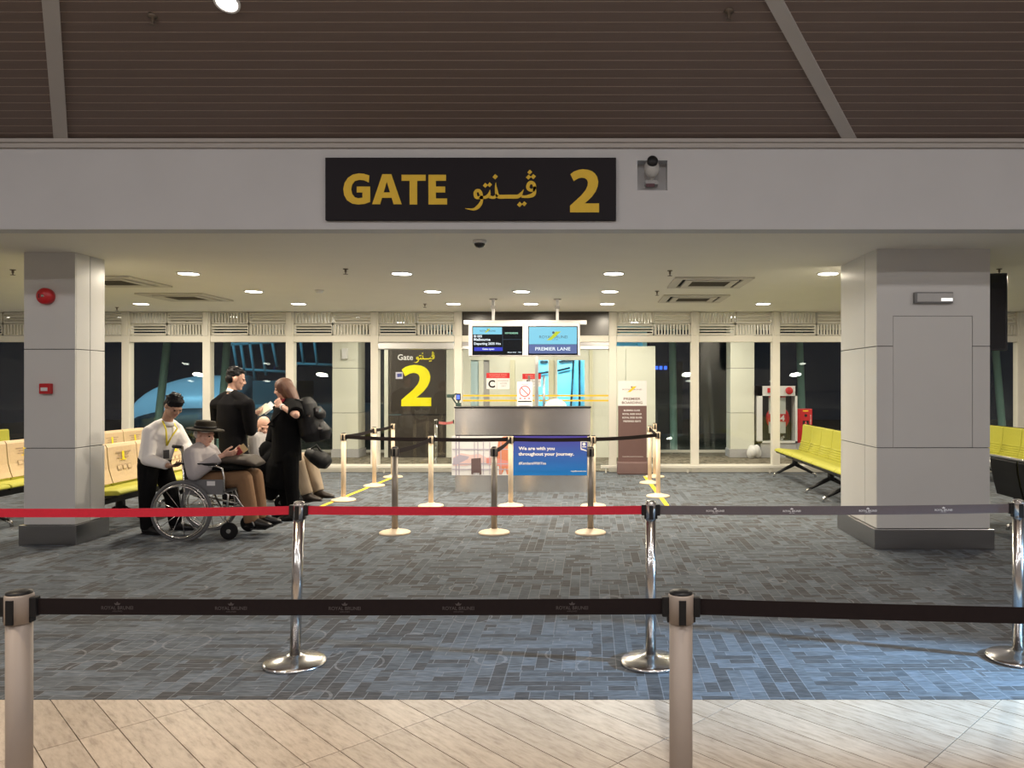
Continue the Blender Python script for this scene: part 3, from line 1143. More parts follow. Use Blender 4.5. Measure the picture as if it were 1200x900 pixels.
# letter signs on the far doors
for k, (px0, py0, px1, py1, ch, lab) in enumerate(((570, 437, 597.3, 455.8, 'C', 'white placard with red header and black letter C on the door glass'),
                                                   (612.2, 438, 634, 453.2, 'A', 'white placard with red header and black letter A beside the door handle'))):
    Y = WY - 0.012
    a, b = at(px0, py1, Y), at(px1, py0, Y)
    q = thing('zone_placard', ((a.x + b.x) / 2, Y, a.z), lab, 'sign')
    MB().box(a.x, Y, a.z, b.x, WY - 0.004, b.z).build('card', PWHITE, q)
    hd = at(px0, py0 + 6.2, Y).z
    MB().box(a.x, Y - 0.003, hd, b.x, Y, b.z).build('red_header', REDP, q)
    mb = MB()
    text_px(mb, 'BOARDING ZONE', px0 + 3.5, py0 + 1.4, px1 - 3.5, py0 + 3.0, Y - 0.004, 0.02)
    text_px(mb, 'CUSTOMERS ONLY', px0 + 3.5, py0 + 3.7, px1 - 3.5, py0 + 5.2, Y - 0.004, 0.02)
    mb.build('header_lettering', PINK, q, kind='stuff')
    mb = MB()
    if ch == 'C':
        text_px(mb, ch, px0 + 2.2, py0 + 8.4, px0 + 10.2, py0 + 17.4, Y - 0.003, 0.03)
    else:
        text_px(mb, ch, px0 + 2.4, py0 + 7.4, px0 + 9.6, py0 + 14.6, Y - 0.003, 0.03)
    mb.build('black_letter', BLACKM, q)
    xx = at(px0 + 12.2, 0, Y).x
    MB().box(xx - 0.003, Y - 0.002, a.z, xx + 0.003, Y, hd).build('divider_line', PGREY, q)
    mb = MB()
    for i, (u, v) in enumerate(((13.5, 26), (16, 24), (17.5, 23))):
        f = (px1 - px0) / 27.3
        text_px(mb, ('BOARDING', 'ACCESS', 'ONLY')[i], px0 + u * f, py0 + 8.3 + 3.1 * i, px0 + v * f, py0 + 10 + 3.1 * i, Y - 0.003, 0.02)
    mb.build('side_lettering', PGREY, q, kind='stuff')

# camera in its niche
c = at(764, 206, FY + 0.05)
q = thing('surveillance_camera', (c.x, FY + 0.11, hz0 + 0.0), 'white swivel security camera in square niche on the bulkhead', 'camera')
MB().box(c.x - 0.055, FY + 0.03, hz0 + 0.055, c.x + 0.05, FY + 0.109, hz0 + 0.095).build('bracket', mat('camera_grey', (0.33, 0.33, 0.33), 0.5), q, bevel=0.004)
MB().box(c.x - 0.05, FY + 0.026, hz0 + 0.035, c.x + 0.02, FY + 0.03, hz0 + 0.062).build('wiring_label', mat('label_dark_red', (0.08, 0.02, 0.03), 0.5), q)
MB().ell((c.x - 0.005, FY + 0.0, c.z + 0.045), (0.064, 0.07, 0.078)).tube([(c.x - 0.005, FY + 0.02, c.z - 0.0), (c.x - 0.005, FY + 0.09, hz0 + 0.08)], 0.028).build('camera_body', mat('camera_white', (0.5, 0.5, 0.48), 0.4), q)
MB().lathe([(0.044, -0.06), (0.044, 0.03), (0.036, 0.04), (0.001, 0.042)], 20, Matrix.Translation((c.x - 0.005, FY - 0.045, c.z + 0.085)) @ Matrix.Rotation(PI / 2 - 0.1, 4, 'X')).build('lens', BLACK, q)

# ================================================================ CEILING FITTINGS
GLOW = mat('downlight_glow', (1, 1, 1), 0.5, emit=(1.0, 0.94, 0.80), estr=14)
RINGM = mat('downlight_ring', (0.8, 0.8, 0.78), 0.4)


def downlight(x, y, label, power=47):
    t = thing('downlight', (x, y, CZ), label, 'light', 'recessed downlights of the gate room')
    T = Matrix.Translation((x, y, CZ))
    MB().lathe([(0.132, 0.0), (0.128, -0.010), (0.110, -0.012), (0.108, -0.004)], 28, T).build('trim_ring', RINGM, t)
    MB().lathe([(0.108, -0.012), (0.06, -0.016), (0.001, -0.017)], 24, T).build('diffuser', GLOW, t)
    lamp('downlight_lamp', 'AREA', (x, y, CZ - 0.03), (x, y, 0), power, WARM, 0.17)


rows = (8.79, 10.49, 12.10)
colx = (-4.6, -2.16, -0.94, 0.265, 2.72)
colw = ('above the wheelchairs', 'between suited man and gate panel', 'above the counter', 'beside the air vents', 'by the wide column')
roww = ('nearest the bulkhead', 'in the middle row', 'in the row along the windows')
for i, y in enumerate(rows):
    for j, x in enumerate(colx):
        if (i == 0 and j == 2) or (i == 1 and j == 4):
            continue
        downlight(x, y, 'round glowing ceiling downlight %s, %s' % (colw[j], roww[i]), (52, 47, 33)[i])
downlight(-7.08, 12.1, 'round glowing ceiling downlight beyond the second air vent from the narrow column')
for x, y, w in ((-9.5, 8.79, 'at the far window corner past the narrow column'), (-9.5, 10.49, 'over the far lime seats'), (5.2, 8.79, 'over the black bench backs'), (5.2, 12.1, 'over the far lime bench past the wide column'), (8.2, 10.49, 'in the seating bay past the television'), (-7.08, 8.79, 'hidden behind the narrow column head')):
    downlight(x, y, 'round ceiling downlight ' + w)


def cassette(x0, y0, label, w=0.95, d=0.95):
    t = thing('air_vent', (x0 + w / 2, y0 + d / 2, CZ), label, 'air conditioner', 'square ceiling air units')
    z = CZ
    cxx, cyy = x0 + w / 2, y0 + d / 2
    VENT = mat('vent_white', (0.60, 0.565, 0.50), 0.5)
    mb = MB()
    o = 0.11
    for (a0, b0, a1, b1) in ((x0, y0, x0 + w, y0 + o), (x0, y0 + d - o, x0 + w, y0 + d), (x0, y0 + o, x0 + o, y0 + d - o), (x0 + w - o, y0 + o, x0 + w, y0 + d - o)):
        mb.box(a0, b0, z - 0.022, a1, b1, z)
    mb.build('cover_frame', VENT, t, bevel=0.006)
    MB().box(x0 + o, y0 + o, z - 0.006, x0 + w - o, y0 + d - o, z).build('air_slot', BLACKM, t)
    i = 0.155
    mb = MB()
    j = 0.24
    for (a0, b0, a1, b1) in ((x0 + i, y0 + i, x0 + w - i, y0 + j), (x0 + i, y0 + d - j, x0 + w - i, y0 + d - i), (x0 + i, y0 + j, x0 + j, y0 + d - j), (x0 + w - j, y0 + j, x0 + w - i, y0 + d - j)):
        mb.box(a0, b0, z - 0.028, a1, b1, z - 0.005)
    mb.build('inner_frame', VENT, t, bevel=0.006)
    mb = MB().box(x0 + j, y0 + j, z - 0.010, x0 + w - j, y0 + d - j, z - 0.005)
    for k in range(14):
        yy = y0 + j + (d - 2 * j) * (k + 0.5) / 14
        mb.box(x0 + j, yy - 0.006, z - 0.022, x0 + w - j, yy + 0.006, z - 0.010)
    mb.build('intake_grille', mat('grille_dark', (0.13, 0.115, 0.09), 0.8), t, kind='stuff')


cassette(1.0, 9.1, 'square ceiling air vent between the counter and the wide column, nearer of two')
cassette(1.04, 10.9, 'square ceiling air vent nearer the windows, in front of the banner bay')
cassette(-6.36, 9.0, 'square ceiling air vent half hidden by the narrow column')
cassette(-6.36, 10.7, 'square ceiling air vent nearer the windows, above the white-shirted man')


def sprinkler(px, py, label, y=None):
    y = y or 1.27 * FPX / (VY - py)
    p = Vector((wx(px, y), y, CZ))
    t = MB().lathe([(0.03, 0), (0.03, -0.006), (0.012, -0.01), (0.012, -0.035), (0.006, -0.04), (0.006, -0.055), (0.026, -0.058), (0.026, -0.062)], 12, Matrix.Translation(p)).build('sprinkler', mat('sprinkler_metal', (0.16, 0.13, 0.10), 0.4, 0.6))
    return tag(t, label, 'sprinkler', 'ceiling sprinklers')


sprinkler(15, 316, 'small ceiling sprinkler beside the narrow column on its outer side')
sprinkler(137, 360, 'small ceiling sprinkler in front of the half-hidden air vent')
sprinkler(219, 376, 'small ceiling sprinkler under the air vent above the white-shirted man')
sprinkler(405, 315, 'small ceiling sprinkler alone between the first two columns of downlights')
sprinkler(498, 356, 'small ceiling sprinkler above the brown gate panel bay')
sprinkler(785, 317, 'small ceiling sprinkler just before the nearer air vent of the banner side')
sprinkler(770, 341, 'small ceiling sprinkler between the two air vents of the banner side')
sprinkler(1171, 315, 'small ceiling sprinkler above the hanging television')
y = 1.27 * FPX / (450 - 340)
tag(MB().lathe([(0.06, 0), (0.058, -0.025), (0.04, -0.04), (0.001, -0.042)], 16, Matrix.Translation((wx(374, y), y, CZ))).build('smoke_detector', RINGM), 'small white smoke detector on the ceiling above the woman with backpack', 'detector')
y = 1.27 * FPX / (450 - 282)
q = thing('dome_camera', (wx(562, y), y, CZ), 'small dome camera on the soffit under the long gate sign', 'camera')
MB().lathe([(0.062, 0), (0.062, -0.022), (0.05, -0.026)], 20, Matrix.Translation((wx(562, y), y, CZ))).build('housing', RINGM, q)
MB().lathe([(0.05, -0.02), (0.047, -0.04), (0.03, -0.058), (0.001, -0.066)], 20, Matrix.Translation((wx(562, y), y, CZ))).build('dark_dome', mat('smoked_dome', (0.03, 0.03, 0.03), 0.08), q)


def on_slope(px, py):
    # measured where the line of sight meets the slatted ceiling
    t = (CB + SLO * FY - CAMZ) / (-(py - VY) / FPX + SLO)
    return Vector((wx(px, t), t, CAMZ - (py - VY) / FPX * t))


for px, py, lab in ((179, 20, 'small hanging fire nozzle on the slatted ceiling near the steeper pale beam'), (854, 14, 'small hanging fire nozzle on the slatted ceiling beside the slanting beam')):
    p = on_slope(px, py)
    tag(MB().lathe([(0.035, 0.02), (0.035, -0.004), (0.012, -0.01), (0.012, -0.03), (0.006, -0.035), (0.006, -0.05), (0.02, -0.052), (0.02, -0.056)], 12, Matrix.Translation(p)).build('fire_nozzle', MATS['sprinkler_metal']), lab, 'sprinkler')
p = on_slope(266, 2)
t = thing('ceiling_spotlight', p, 'bright spotlight set in the brown slatted ceiling at its upper edge', 'light')
M = Matrix.Translation(p) @ Matrix.Rotation(-math.atan(SLO), 4, 'X')
MB().lathe([(0.085, 0.02), (0.085, -0.012), (0.07, -0.014), (0.068, 0.0)], 24, M).build('trim_ring', RINGM, t)
MB().lathe([(0.068, -0.006), (0.03, -0.010), (0.001, -0.011)], 20, M).build('lamp_face', mat('spot_glow', (1, 1, 1), 0.5, emit=(1, 0.93, 0.85), estr=12), t)
lamp('ceiling_spot', 'SPOT', p + Vector((0, -0.03, -0.06)), p + Vector((0, -1.2, -3)), 30, WARM, 0.05, angle=80)

# ================================================================ ON THE COLUMNS
p = at(56, 347.5, 7.41)
q = thing('fire_bell', (p.x, 7.41, p.z), 'round red fire bell high on the narrow column', 'alarm')
M = Matrix.Translation((p.x, 7.41, p.z)) @ Matrix.Rotation(PI / 2, 4, 'X')
MB().lathe([(0.075, 0.0), (0.078, 0.02), (0.078, 0.05), (0.07, 0.062), (0.03, 0.07), (0.001, 0.072)], 28, M).build('gong', REDP, q)
MB().lathe([(0.014, 0.07), (0.014, 0.078), (0.001, 0.08)], 12, M).build('bolt', CHROME, q)
MB().box(p.x - 0.045, 7.34, p.z - 0.02, p.x - 0.02, 7.347, p.z + 0.02).build('clapper', mat('dark_red', (0.15, 0.01, 0.015), 0.5), q)
p = at(56, 455.5, 7.41)
q = thing('call_point', (p.x, 7.41, p.z), 'small square red break-glass call point on the narrow column', 'alarm')
MB().box(p.x - 0.052, 7.36, p.z - 0.05, p.x + 0.052, 7.41, p.z + 0.05).build('case', REDP, q, bevel=0.006)
MB().box(p.x - 0.032, 7.357, p.z - 0.022, p.x + 0.032, 7.361, p.z + 0.012).build('white_window', PWHITE, q)
a, b = at(1073, 355, RY - 0.06), at(1118, 342, RY - 0.06)
q = thing('emergency_light', ((a.x + b.x) / 2, RY, a.z), 'slim rectangular clear-fronted emergency light on the wide column', 'light')
MB().box(a.x, RY - 0.05, a.z, b.x, RY, b.z).build('case', mat('lamp_case', (0.22, 0.22, 0.22), 0.45), q, bevel=0.006)
MB().box(a.x + 0.018, RY - 0.058, a.z + 0.012, b.x - 0.006, RY - 0.05, b.z - 0.012).build('clear_cover', mat('clear_cover', (0.55, 0.55, 0.54), 0.06, coat=1.0), q, bevel=0.003)
MB().box(a.x + 0.24, RY - 0.060, a.z + 0.018, b.x - 0.012, RY - 0.058, a.z + 0.045).build('cover_glint', mat('cover_glint_glow', (0.9, 0.9, 0.9), 0.4, emit=(1, 1, 0.95), estr=0.9), q)  # glowing strip put in for the bright reflection on the clear cover
# television hung beside the wide column
q = thing('hanging_television', (3.8, 8.55, CZ), 'large black television hung past the wide column, seen at its edge', 'TV')
ang = Matrix.Translation((3.8, 8.5, 0)) @ Matrix.Rotation(math.radians(-16), 4, 'Z')
z0, z1 = 1.55 + 39 / 900 * 8.35, 1.55 + 129.5 / 900 * 8.35
MB().box(-0.74, 0.0, z0, 0.735, 0.06, z1, ang).build('screen_case', mat('tv_black', (0.012, 0.014, 0.02), 0.25), q, bevel=0.006)
MB().box(-0.72, -0.002, z0 + 0.02, 0.715, 0.0, z1 - 0.02, ang).build('screen', mat('tv_screen', (0.008, 0.010, 0.016), 0.08), q)
MB().tube([(3.8, 8.56, z1 - 0.3), (3.8, 8.56, CZ)], 0.025).box(3.7, 8.5, z1 - 0.35, 3.9, 8.6, z1 - 0.2).build('ceiling_pole', ALU, q)

# ================================================================ COUNTER AND WHAT HANGS OVER IT
CY = 10.98
cl, crr = wx(533, CY), wx(692, CY)
ct = thing('boarding_counter', ((cl + crr) / 2, CY, 0), 'stainless steel boarding counter with advert panels on its front', 'counter')
zt, z1, z0 = hz(476.5, CY), hz(510.5, CY), hz(557, CY)
MB().box(cl - 0.01, CY - 0.01, zt - 0.022, crr + 0.01, CY + 0.32, zt).build('top_ledge', BLACK, ct, bevel=0.004)
MB().box(cl, CY, z1 + 0.008, crr, CY + 0.04, zt - 0.022).build('upper_panel', STEEL, ct, bevel=0.004)
MB().box(cl + 0.01, CY + 0.02, z1 - 0.006, crr - 0.01, CY + 0.05, z1 + 0.01).build('shadow_gap', BLACKM, ct)
MB().box(cl + 0.0, CY + 0.03, 0, cl + 0.03, CY + 0.75, zt - 0.022).build('end_panel', STEEL, ct)
MB().box(crr - 0.05, CY + 0.03, 0, crr - 0.02, CY + 0.75, zt - 0.022).build('end_panel', STEEL, ct)
MB().box(cl + 0.03, CY + 0.3, 0.74, crr - 0.05, CY + 0.8, 0.77).build('work_surface', PGREY, ct)
MB().box(wx(534, CY), CY + 0.015, 0, wx(688, CY), CY + 0.06, z0).build('plinth', STEEL, ct, bevel=0.003)
pa, pb, pc = wx(529.5, CY), wx(601.5, CY), wx(688, CY)
ap = MB().box(pa, CY - 0.004, z0, pb - 0.002, CY + 0.035, z1 - 0.006).build('photo_panel', PWHITE, ct)
Yp = CY - 0.005


def print_shape(name, pts, m, d=0.0):
    return MB().flat(poly_px(pts, Yp), Yp - d).build(name, m, ap, kind=None)


LILAC = mat('print_lilac', (0.42, 0.38, 0.46), 0.6)
ROSE = mat('print_rose', (0.72, 0.52, 0.50), 0.6)
RUST = mat('print_rust', (0.62, 0.22, 0.12), 0.6)
SUIT = mat('print_suitcase', (0.13, 0.085, 0.085), 0.6)
print_shape('print_haze', [(531, 536), (540, 531), (552, 533), (562, 532), (570, 536), (578, 535), (578, 541), (560, 543), (545, 546), (531, 546)], ROSE)
print_shape('print_haze', [(531, 537), (539, 533), (550, 535), (548, 538), (540, 542), (531, 545)], LILAC, 0.001)
print_shape('print_figure', [(584, 516), (590, 511.5), (598, 511.5), (598, 520), (601, 530), (600, 548), (597, 556), (594, 556), (592, 548), (588, 556), (585, 556), (585, 546), (582, 536)], RUST, 0.001)
print_shape('print_figure', [(570, 537), (580, 536), (597, 541), (597, 546), (580, 546), (570, 544)], PINK, 0.0014)
mb = MB()
for px in (534.5, 538):
    mb.flat(poly_px([(px - 0.7, 511), (px + 0.7, 511), (px + 0.7, 557), (px - 0.7, 557)], Yp), Yp - 0.0018)
for px in (556, 560, 566.5, 574, 587):
    mb.flat(poly_px([(px - 0.45, 518), (px + 0.45, 518), (px + 0.45, 556), (px - 0.45, 556)], Yp), Yp - 0.0018)
for py in (526.5, 543.5, 550):
    mb.flat(poly_px([(530, py - 0.5), (600, py - 0.5), (600, py + 0.5), (530, py + 0.5)], Yp), Yp - 0.0022)
mb.build('print_window_lines', LILAC, ap, kind='stuff')
print_shape('print_suitcase', [(552.3, 537.5), (563.5, 536.5), (564.3, 556), (561.8, 556.5), (562, 554), (555, 554), (554.5, 556), (552.3, 555.5)], SUIT, 0.003)
bp_ = MB().box(pb, CY - 0.004, z0, pc, CY + 0.035, z1 - 0.006).build('blue_panel', gradient_print('blue_advert', (0.055, 0.035, 0.27), (0.0, 0.16, 0.50), z0, z1), ct)
mb = MB()
text_px(mb, 'We are with you', 607.7, 523.5, 650, 528.6, Yp, 0.035)
text_px(mb, 'throughout your journey.', 607.5, 530, 672.5, 535.2, Yp, 0.035)
text_px(mb, '#KembaraWithYou', 607.8, 541.2, 639.8, 544.8, Yp, 0.02)
text_px(mb, 'royalbrunei.com', 669, 551.2, 687.3, 553.4, Yp, 0.03)
mb.build('advert_lettering', PWHITE, bp_, kind='stuff')
mb = MB()
mb.flat(poly_px([(680.3, 517), (688, 517), (688, 518), (681.4, 518), (681.4, 526), (680.3, 526)], Yp), Yp)
mb.flat([(at(684.4 + 1.9 * math.cos(t * PI / 8), 0, Yp).x, at(0, 520.5 + 1.9 * math.sin(t * PI / 8), Yp).z) for t in range(16)], Yp)
mb.flat(poly_px([(680.5, 525), (688, 528), (688, 529), (680.5, 527)], Yp), Yp)
mb.flat(poly_px([(682.3, 523.2), (687, 523.2), (687, 524.2), (682.3, 524.2)], Yp), Yp)
mb.build('white_badge', PWHITE, bp_, kind='stuff')
# on the counter
q = thing('sign_holder', (wx(615, CY + 0.15), CY + 0.15, zt), 'upright white notice with red prohibition ring standing on the counter', 'sign')
Yq = CY + 0.15
a, b = at(606, 476.2, Yq), at(624, 447.3, Yq)
MB().box(a.x, Yq, zt, b.x, Yq + 0.006, b.z).box(a.x + 0.02, Yq, zt, b.x - 0.02, Yq + 0.09, zt + 0.008).build('acrylic_stand', PWHITE, q)
rp = mat('print_red', (0.55, 0.10, 0.13), 0.6)
mb = MB()
for rr_, ww in ((6.0, 0.65),):
    ring = [(615 + rr_ * math.cos(t * PI / 16), 458.5 + rr_ * math.sin(t * PI / 16), ww) for t in range(32)]
    for quad in ribbon(ring, True):
        mb.flat(poly_px(quad, Yq), Yq - 0.0004)
for quad in ribbon([(610.8, 454.3, 0.6), (619.2, 462.7, 0.6)]):
    mb.flat(poly_px(quad, Yq), Yq - 0.0008)
mb.build('prohibition_ring', rp, q, kind='stuff')
MB().flat(poly_px([(607, 469.7), (623, 469.7), (623, 471), (607, 471)], Yq), Yq).build('dark_footer_line', BLACKM, q)
MB().flat(poly_px([(611, 449.8), (619, 449.8), (619, 450.5), (611, 450.5)], Yq), Yq).flat(poly_px([(608.5, 466.2), (611, 466.2), (611, 467.6), (608.5, 467.6)], Yq), Yq).flat(poly_px([(614, 466.2), (616, 466.2), (616, 467.6), (614, 467.6)], Yq), Yq).flat(poly_px([(619, 466.2), (621, 466.2), (621, 467.6), (619, 467.6)], Yq), Yq).build('small_print', rp, q, kind='stuff')
q = thing('staff_chair', (wx(651, CY + 0.95), CY + 0.95, 0), 'chair with rounded cream back showing above the counter', 'chair')
yy = CY + 0.95
cxp = wx(651, yy)
ztop = hz(467.5, yy)
MB().prism([(cxp - 0.19, 0.6), (cxp + 0.19, 0.6), (cxp + 0.19, ztop - 0.18), (cxp + 0.16, ztop - 0.08), (cxp + 0.1, ztop - 0.02), (cxp, ztop), (cxp - 0.1, ztop - 0.02), (cxp - 0.16, ztop - 0.08), (cxp - 0.19, ztop - 0.18)], yy, yy + 0.05).build('backrest', mat('cream_vinyl', (0.80, 0.78, 0.66), 0.5), q, bevel=0.015)
MB().box(cxp - 0.22, yy - 0.42, 0.46, cxp + 0.22, yy + 0.02, 0.53).build('seat', MATS['cream_vinyl'], q, bevel=0.02)
MB().tube([(cxp, yy + 0.03, 0.5), (cxp, yy + 0.03, 0.7)], 0.02).tube([(cxp, yy - 0.2, 0.06), (cxp, yy - 0.2, 0.47)], 0.03).build('gas_column', BLACK, q)
for k in range(5):
    a = k * 2 * PI / 5
    MB().tube([(cxp, yy - 0.2, 0.1), (cxp + 0.26 * math.cos(a), yy - 0.2 + 0.26 * math.sin(a), 0.06)], 0.018).ell((cxp + 0.26 * math.cos(a), yy - 0.2 + 0.26 * math.sin(a), 0.03), 0.03).build('leg', BLACK, q)
xx = wx(537.2, CY + 0.2)
q = thing('pass_scanner', (xx, CY + 0.2, zt), 'small black boarding pass reader with blue screen at the counter end', 'scanner')
yy = CY + 0.2
MB().box(xx - 0.035, yy - 0.04, zt, xx + 0.035, yy + 0.06, zt + 0.05).box(xx - 0.012, yy, zt + 0.05, xx + 0.012, yy + 0.03, zt + 0.1).build('stand', mat('dark_green_plastic', (0.03, 0.06, 0.05), 0.5), q, bevel=0.005)
MB().box(xx - 0.032, yy - 0.02, zt + 0.085, xx + 0.032, yy + 0.02, zt + 0.185).build('reader_body', BLACK, q, bevel=0.006)
MB().box(xx - 0.022, yy - 0.024, zt + 0.10, xx + 0.022, yy - 0.02, zt + 0.165).build('reader_screen', mat('reader_blue', (0.03, 0.05, 0.3), 0.3, emit=(0.12, 0.2, 0.95), estr=1.2), q)
xx = wx(529.3, CY + 0.2) + 0.0
tag(MB().box(xx - 0.07, yy - 0.02, zt + 0.125, xx + 0.035, yy + 0.05, zt + 0.175).tube([(xx + 0.03, yy + 0.02, zt + 0.16), (xx + 0.07, yy + 0.01, zt + 0.185)], 0.012).tube([(xx, yy + 0.03, zt + 0.13), (xx + 0.08, yy + 0.05, zt)], 0.012).build('handset_cradle', MATS['dark_green_plastic'], bevel=0.006), 'dark green handset on a cradle beside the boarding pass reader', 'scanner')

# twin information screens on a ceiling rail
MY = 11.4
q = thing('screen_rail', (wx(615, MY), MY, CZ), 'silver ceiling rail on two poles carrying the twin screens', 'rail')
zr = hz(377, MY)
MB().box(wx(543, MY), MY + 0.03, hz(380, MY), wx(687.5, MY), MY + 0.09, hz(375, MY)).build('rail_bar', ALU, q, bevel=0.004)
for px in (577.5, 653):
    x = wx(px, MY)
    MB().box(x - 0.02, MY + 0.04, zr, x + 0.02, MY + 0.08, CZ).build('pole', ALU, q)
    MB().box(x - 0.035, MY + 0.025, hz(362, MY), x + 0.035, MY + 0.095, hz(358, MY)).lathe([(0.06, CZ), (0.06, CZ - 0.01)], 16, Matrix.Translation((x, MY + 0.06, 0))).build('pole_clamp', CHROME, q)
for k, (pa_, pb_, lab) in enumerate(((549, 615, 'flight information screen showing Melbourne departure above the counter'), (614, 680.5, 'light blue premier lane screen above the counter'))):
    q = thing('monitor', (wx((pa_ + pb_) / 2, MY), MY, hz(418, MY)), lab, 'screen', 'hanging screens over the counter')
    xa, xb = wx(pa_ + 0.4, MY), wx(pb_ - 0.8, MY)
    zb_, zt_ = hz(417.5, MY), hz(378, MY)
    MB().box(xa, MY - 0.05, zb_, xb, MY + 0.03, zt_).build('case', mat('screen_case_silver', (0.50, 0.47, 0.475), 0.45), q, bevel=0.012)
    Ys = MY - 0.055
    sx0, sx1 = (553.5, 612.2) if k == 0 else (619, 677)
    MB().box(wx(sx0, Ys), Ys, hz(416, Ys), wx(sx1, Ys), MY - 0.04, hz(382.2, Ys)).build('screen_glass', mat('dark_screen', (0.004, 0.005, 0.007), 0.15, spec=0.2), q, bevel=0.002)
    Yt = Ys - 0.002
    SKY = mat('screen_sky', (0.01, 0.01, 0.01), 0.35, spec=0.2, emit=(0.24, 0.72, 0.94), estr=0.9)
    SBLUE = mat('screen_slate', (0.01, 0.01, 0.01), 0.35, spec=0.2, emit=(0.10, 0.15, 0.36), estr=1.0)
    SNAVY = mat('screen_blue', (0.01, 0.01, 0.01), 0.35, spec=0.2, emit=(0.01, 0.03, 0.6), estr=0.9)
    SWHITE = mat('screen_white', (0.01, 0.01, 0.01), 0.35, spec=0.2, emit=(0.85, 0.95, 1.0), estr=1.0)
    SGREEN = mat('screen_green', (0.01, 0.01, 0.01), 0.35, spec=0.2, emit=(0.4, 0.85, 0.6), estr=0.9)
    SYEL = mat('screen_yellow', (0.01, 0.01, 0.01), 0.35, spec=0.2, emit=(0.62, 0.72, 0.02), estr=0.9)
    SDARK = mat('screen_dark', (0.01, 0.01, 0.01), 0.35, spec=0.2, emit=(0.08, 0.16, 0.25), estr=0.6)

    def pane(name, a0, b0, a1, b1, m, d=0.0):
        MB().box(wx(a0, Yt), Yt - d - 0.001, hz(b1, Yt), wx(a1, Yt), Yt - d, hz(b0, Yt)).build(name, m, q)
    if k == 0:
        pane('logo_field', 554.3, 383.5, 588.2, 391.8, SKY)
        pane('status_bar', 555.8, 407, 589, 411.3, SNAVY)
        pane('divider_line', 588.8, 384, 589.1, 411, SDARK)
        pane('divider_line', 589, 397.6, 611, 397.9, SDARK)
        mb = MB()
        text_px(mb, 'BI 005', 555.3, 392.6, 565, 395.4, Yt - 0.002, 0.03)
        text_px(mb, 'Melbourne', 555.3, 396.2, 574.6, 399.4, Yt - 0.002, 0.03)
        text_px(mb, 'Departing 2035 Hrs', 555.5, 401.2, 586.8, 405, Yt - 0.002, 0.03)
        text_px(mb, 'Gate open', 565.2, 407.9, 579.2, 410.6, Yt - 0.002, 0.03)
        text_px(mb, '08 Jun 2024   19:31', 594.8, 412.2, 611, 413.8, Yt - 0.002, 0.03)
        mb.build('screen_lettering', SWHITE, q, kind='stuff')
        mb = MB()
        text_px(mb, 'NOW BOARDING', 591.8, 389.3, 607, 391.4, Yt - 0.002, 0.03)
        mb.build('green_lettering', SGREEN, q, kind='stuff')
        mb, my, md = MB(), MB(), MB()
        text_px(mb, 'ROYAL BRUNEI', 562.5, 387, 580.5, 388.6, Yt - 0.002, 0.01)
        emblem(my, md, at(571.4, 0, Yt).x, hz(387.6, Yt), 0.048, Yt - 0.003)
    else:
        pane('logo_field', 619.8, 383.2, 676, 403.4, SKY)
        pane('lane_bar', 619.8, 403.6, 676, 414.2, SBLUE)
        mb = MB()
        text_px(mb, 'PREMIER LANE', 627.2, 406.8, 668.4, 410.8, Yt - 0.002, 0.02)
        mb.build('screen_lettering', SWHITE, q, kind='stuff')
        mb, my, md = MB(), MB(), MB()
        text_px(mb, 'ROYAL BRUNEI', 632, 393.2, 665, 396.4, Yt - 0.002, 0.0)
        text_px(mb, 'AIRLINES', 643.2, 397.4, 654.2, 398.4, Yt - 0.002, 0.0)
        emblem(my, md, at(649, 0, Yt).x, hz(393.8, Yt), 0.112, Yt - 0.003)
    mb.build('logo_lettering', SDARK, q, kind='stuff')
    my.build('logo_wing', SYEL, q, kind='stuff')
    md.build('logo_crest', SDARK, q)

# premier boarding banner
BY = 13.2
q = thing('banner_stand', (wx(741, BY), BY, 0), 'white and brown premier boarding banner on a plinth before the glass', 'sign')
xa, xb = wx(724.3, BY), wx(757.8, BY)
MB().box(xa, BY, hz(475.5, BY), xb, BY + 0.02, hz(446.3, BY)).build('upper_board', PWHITE, q)
MB().box(xa, BY, hz(542, BY), xb, BY + 0.02, hz(475.5, BY)).build('lower_board', MAROON, q)
MB().box(wx(723.2, BY), BY - 0.09, 0, wx(759.8, BY), BY + 0.12, hz(541, BY)).build('plinth', mat('plinth_brown', (0.155, 0.095, 0.09), 0.55), q, bevel=0.02)
Yb = BY - 0.001
mb = MB()
text_px(mb, 'PREMIER', 730.8, 465.9, 750.6, 468.8, Yb, 0.02)
text_px(mb, 'BOARDING', 728.8, 470.4, 752.8, 473.4, Yb, 0.02)
text_px(mb, 'ROYAL BRUNEI', 729.5, 455.6, 752, 457.2, Yb, 0.0)
mb.build('brown_lettering', BROWNTX, q, kind='stuff')
my, md = MB(), MB()
emblem(my, md, at(740.6, 0, Yb).x, hz(456.2, Yb), 0.085, Yb - 0.001)
my.build('logo_wing', YSTRIP, q, kind='stuff')
md.build('logo_crest', BROWNTX, q)
mb = MB()
for i, (tx, u, v) in enumerate((('BUSINESS CLASS', 731, 750), ('ROYAL SKIES GOLD', 729.6, 751.8), ('ROYAL SKIES SILVER', 729.4, 752.6), ('PREFERRED SEATS', 730.6, 751))):
    text_px(mb, tx, u, 479.9 + 4.25 * i, v, 481.9 + 4.25 * i, Yb, 0.02)
text_px(mb, 'www.flyroyalbrunei.com', 729.4, 534.4, 753.6, 535.9, Yb, 0.0)
mb.build('white_lettering', PWHITE, q, kind='stuff')

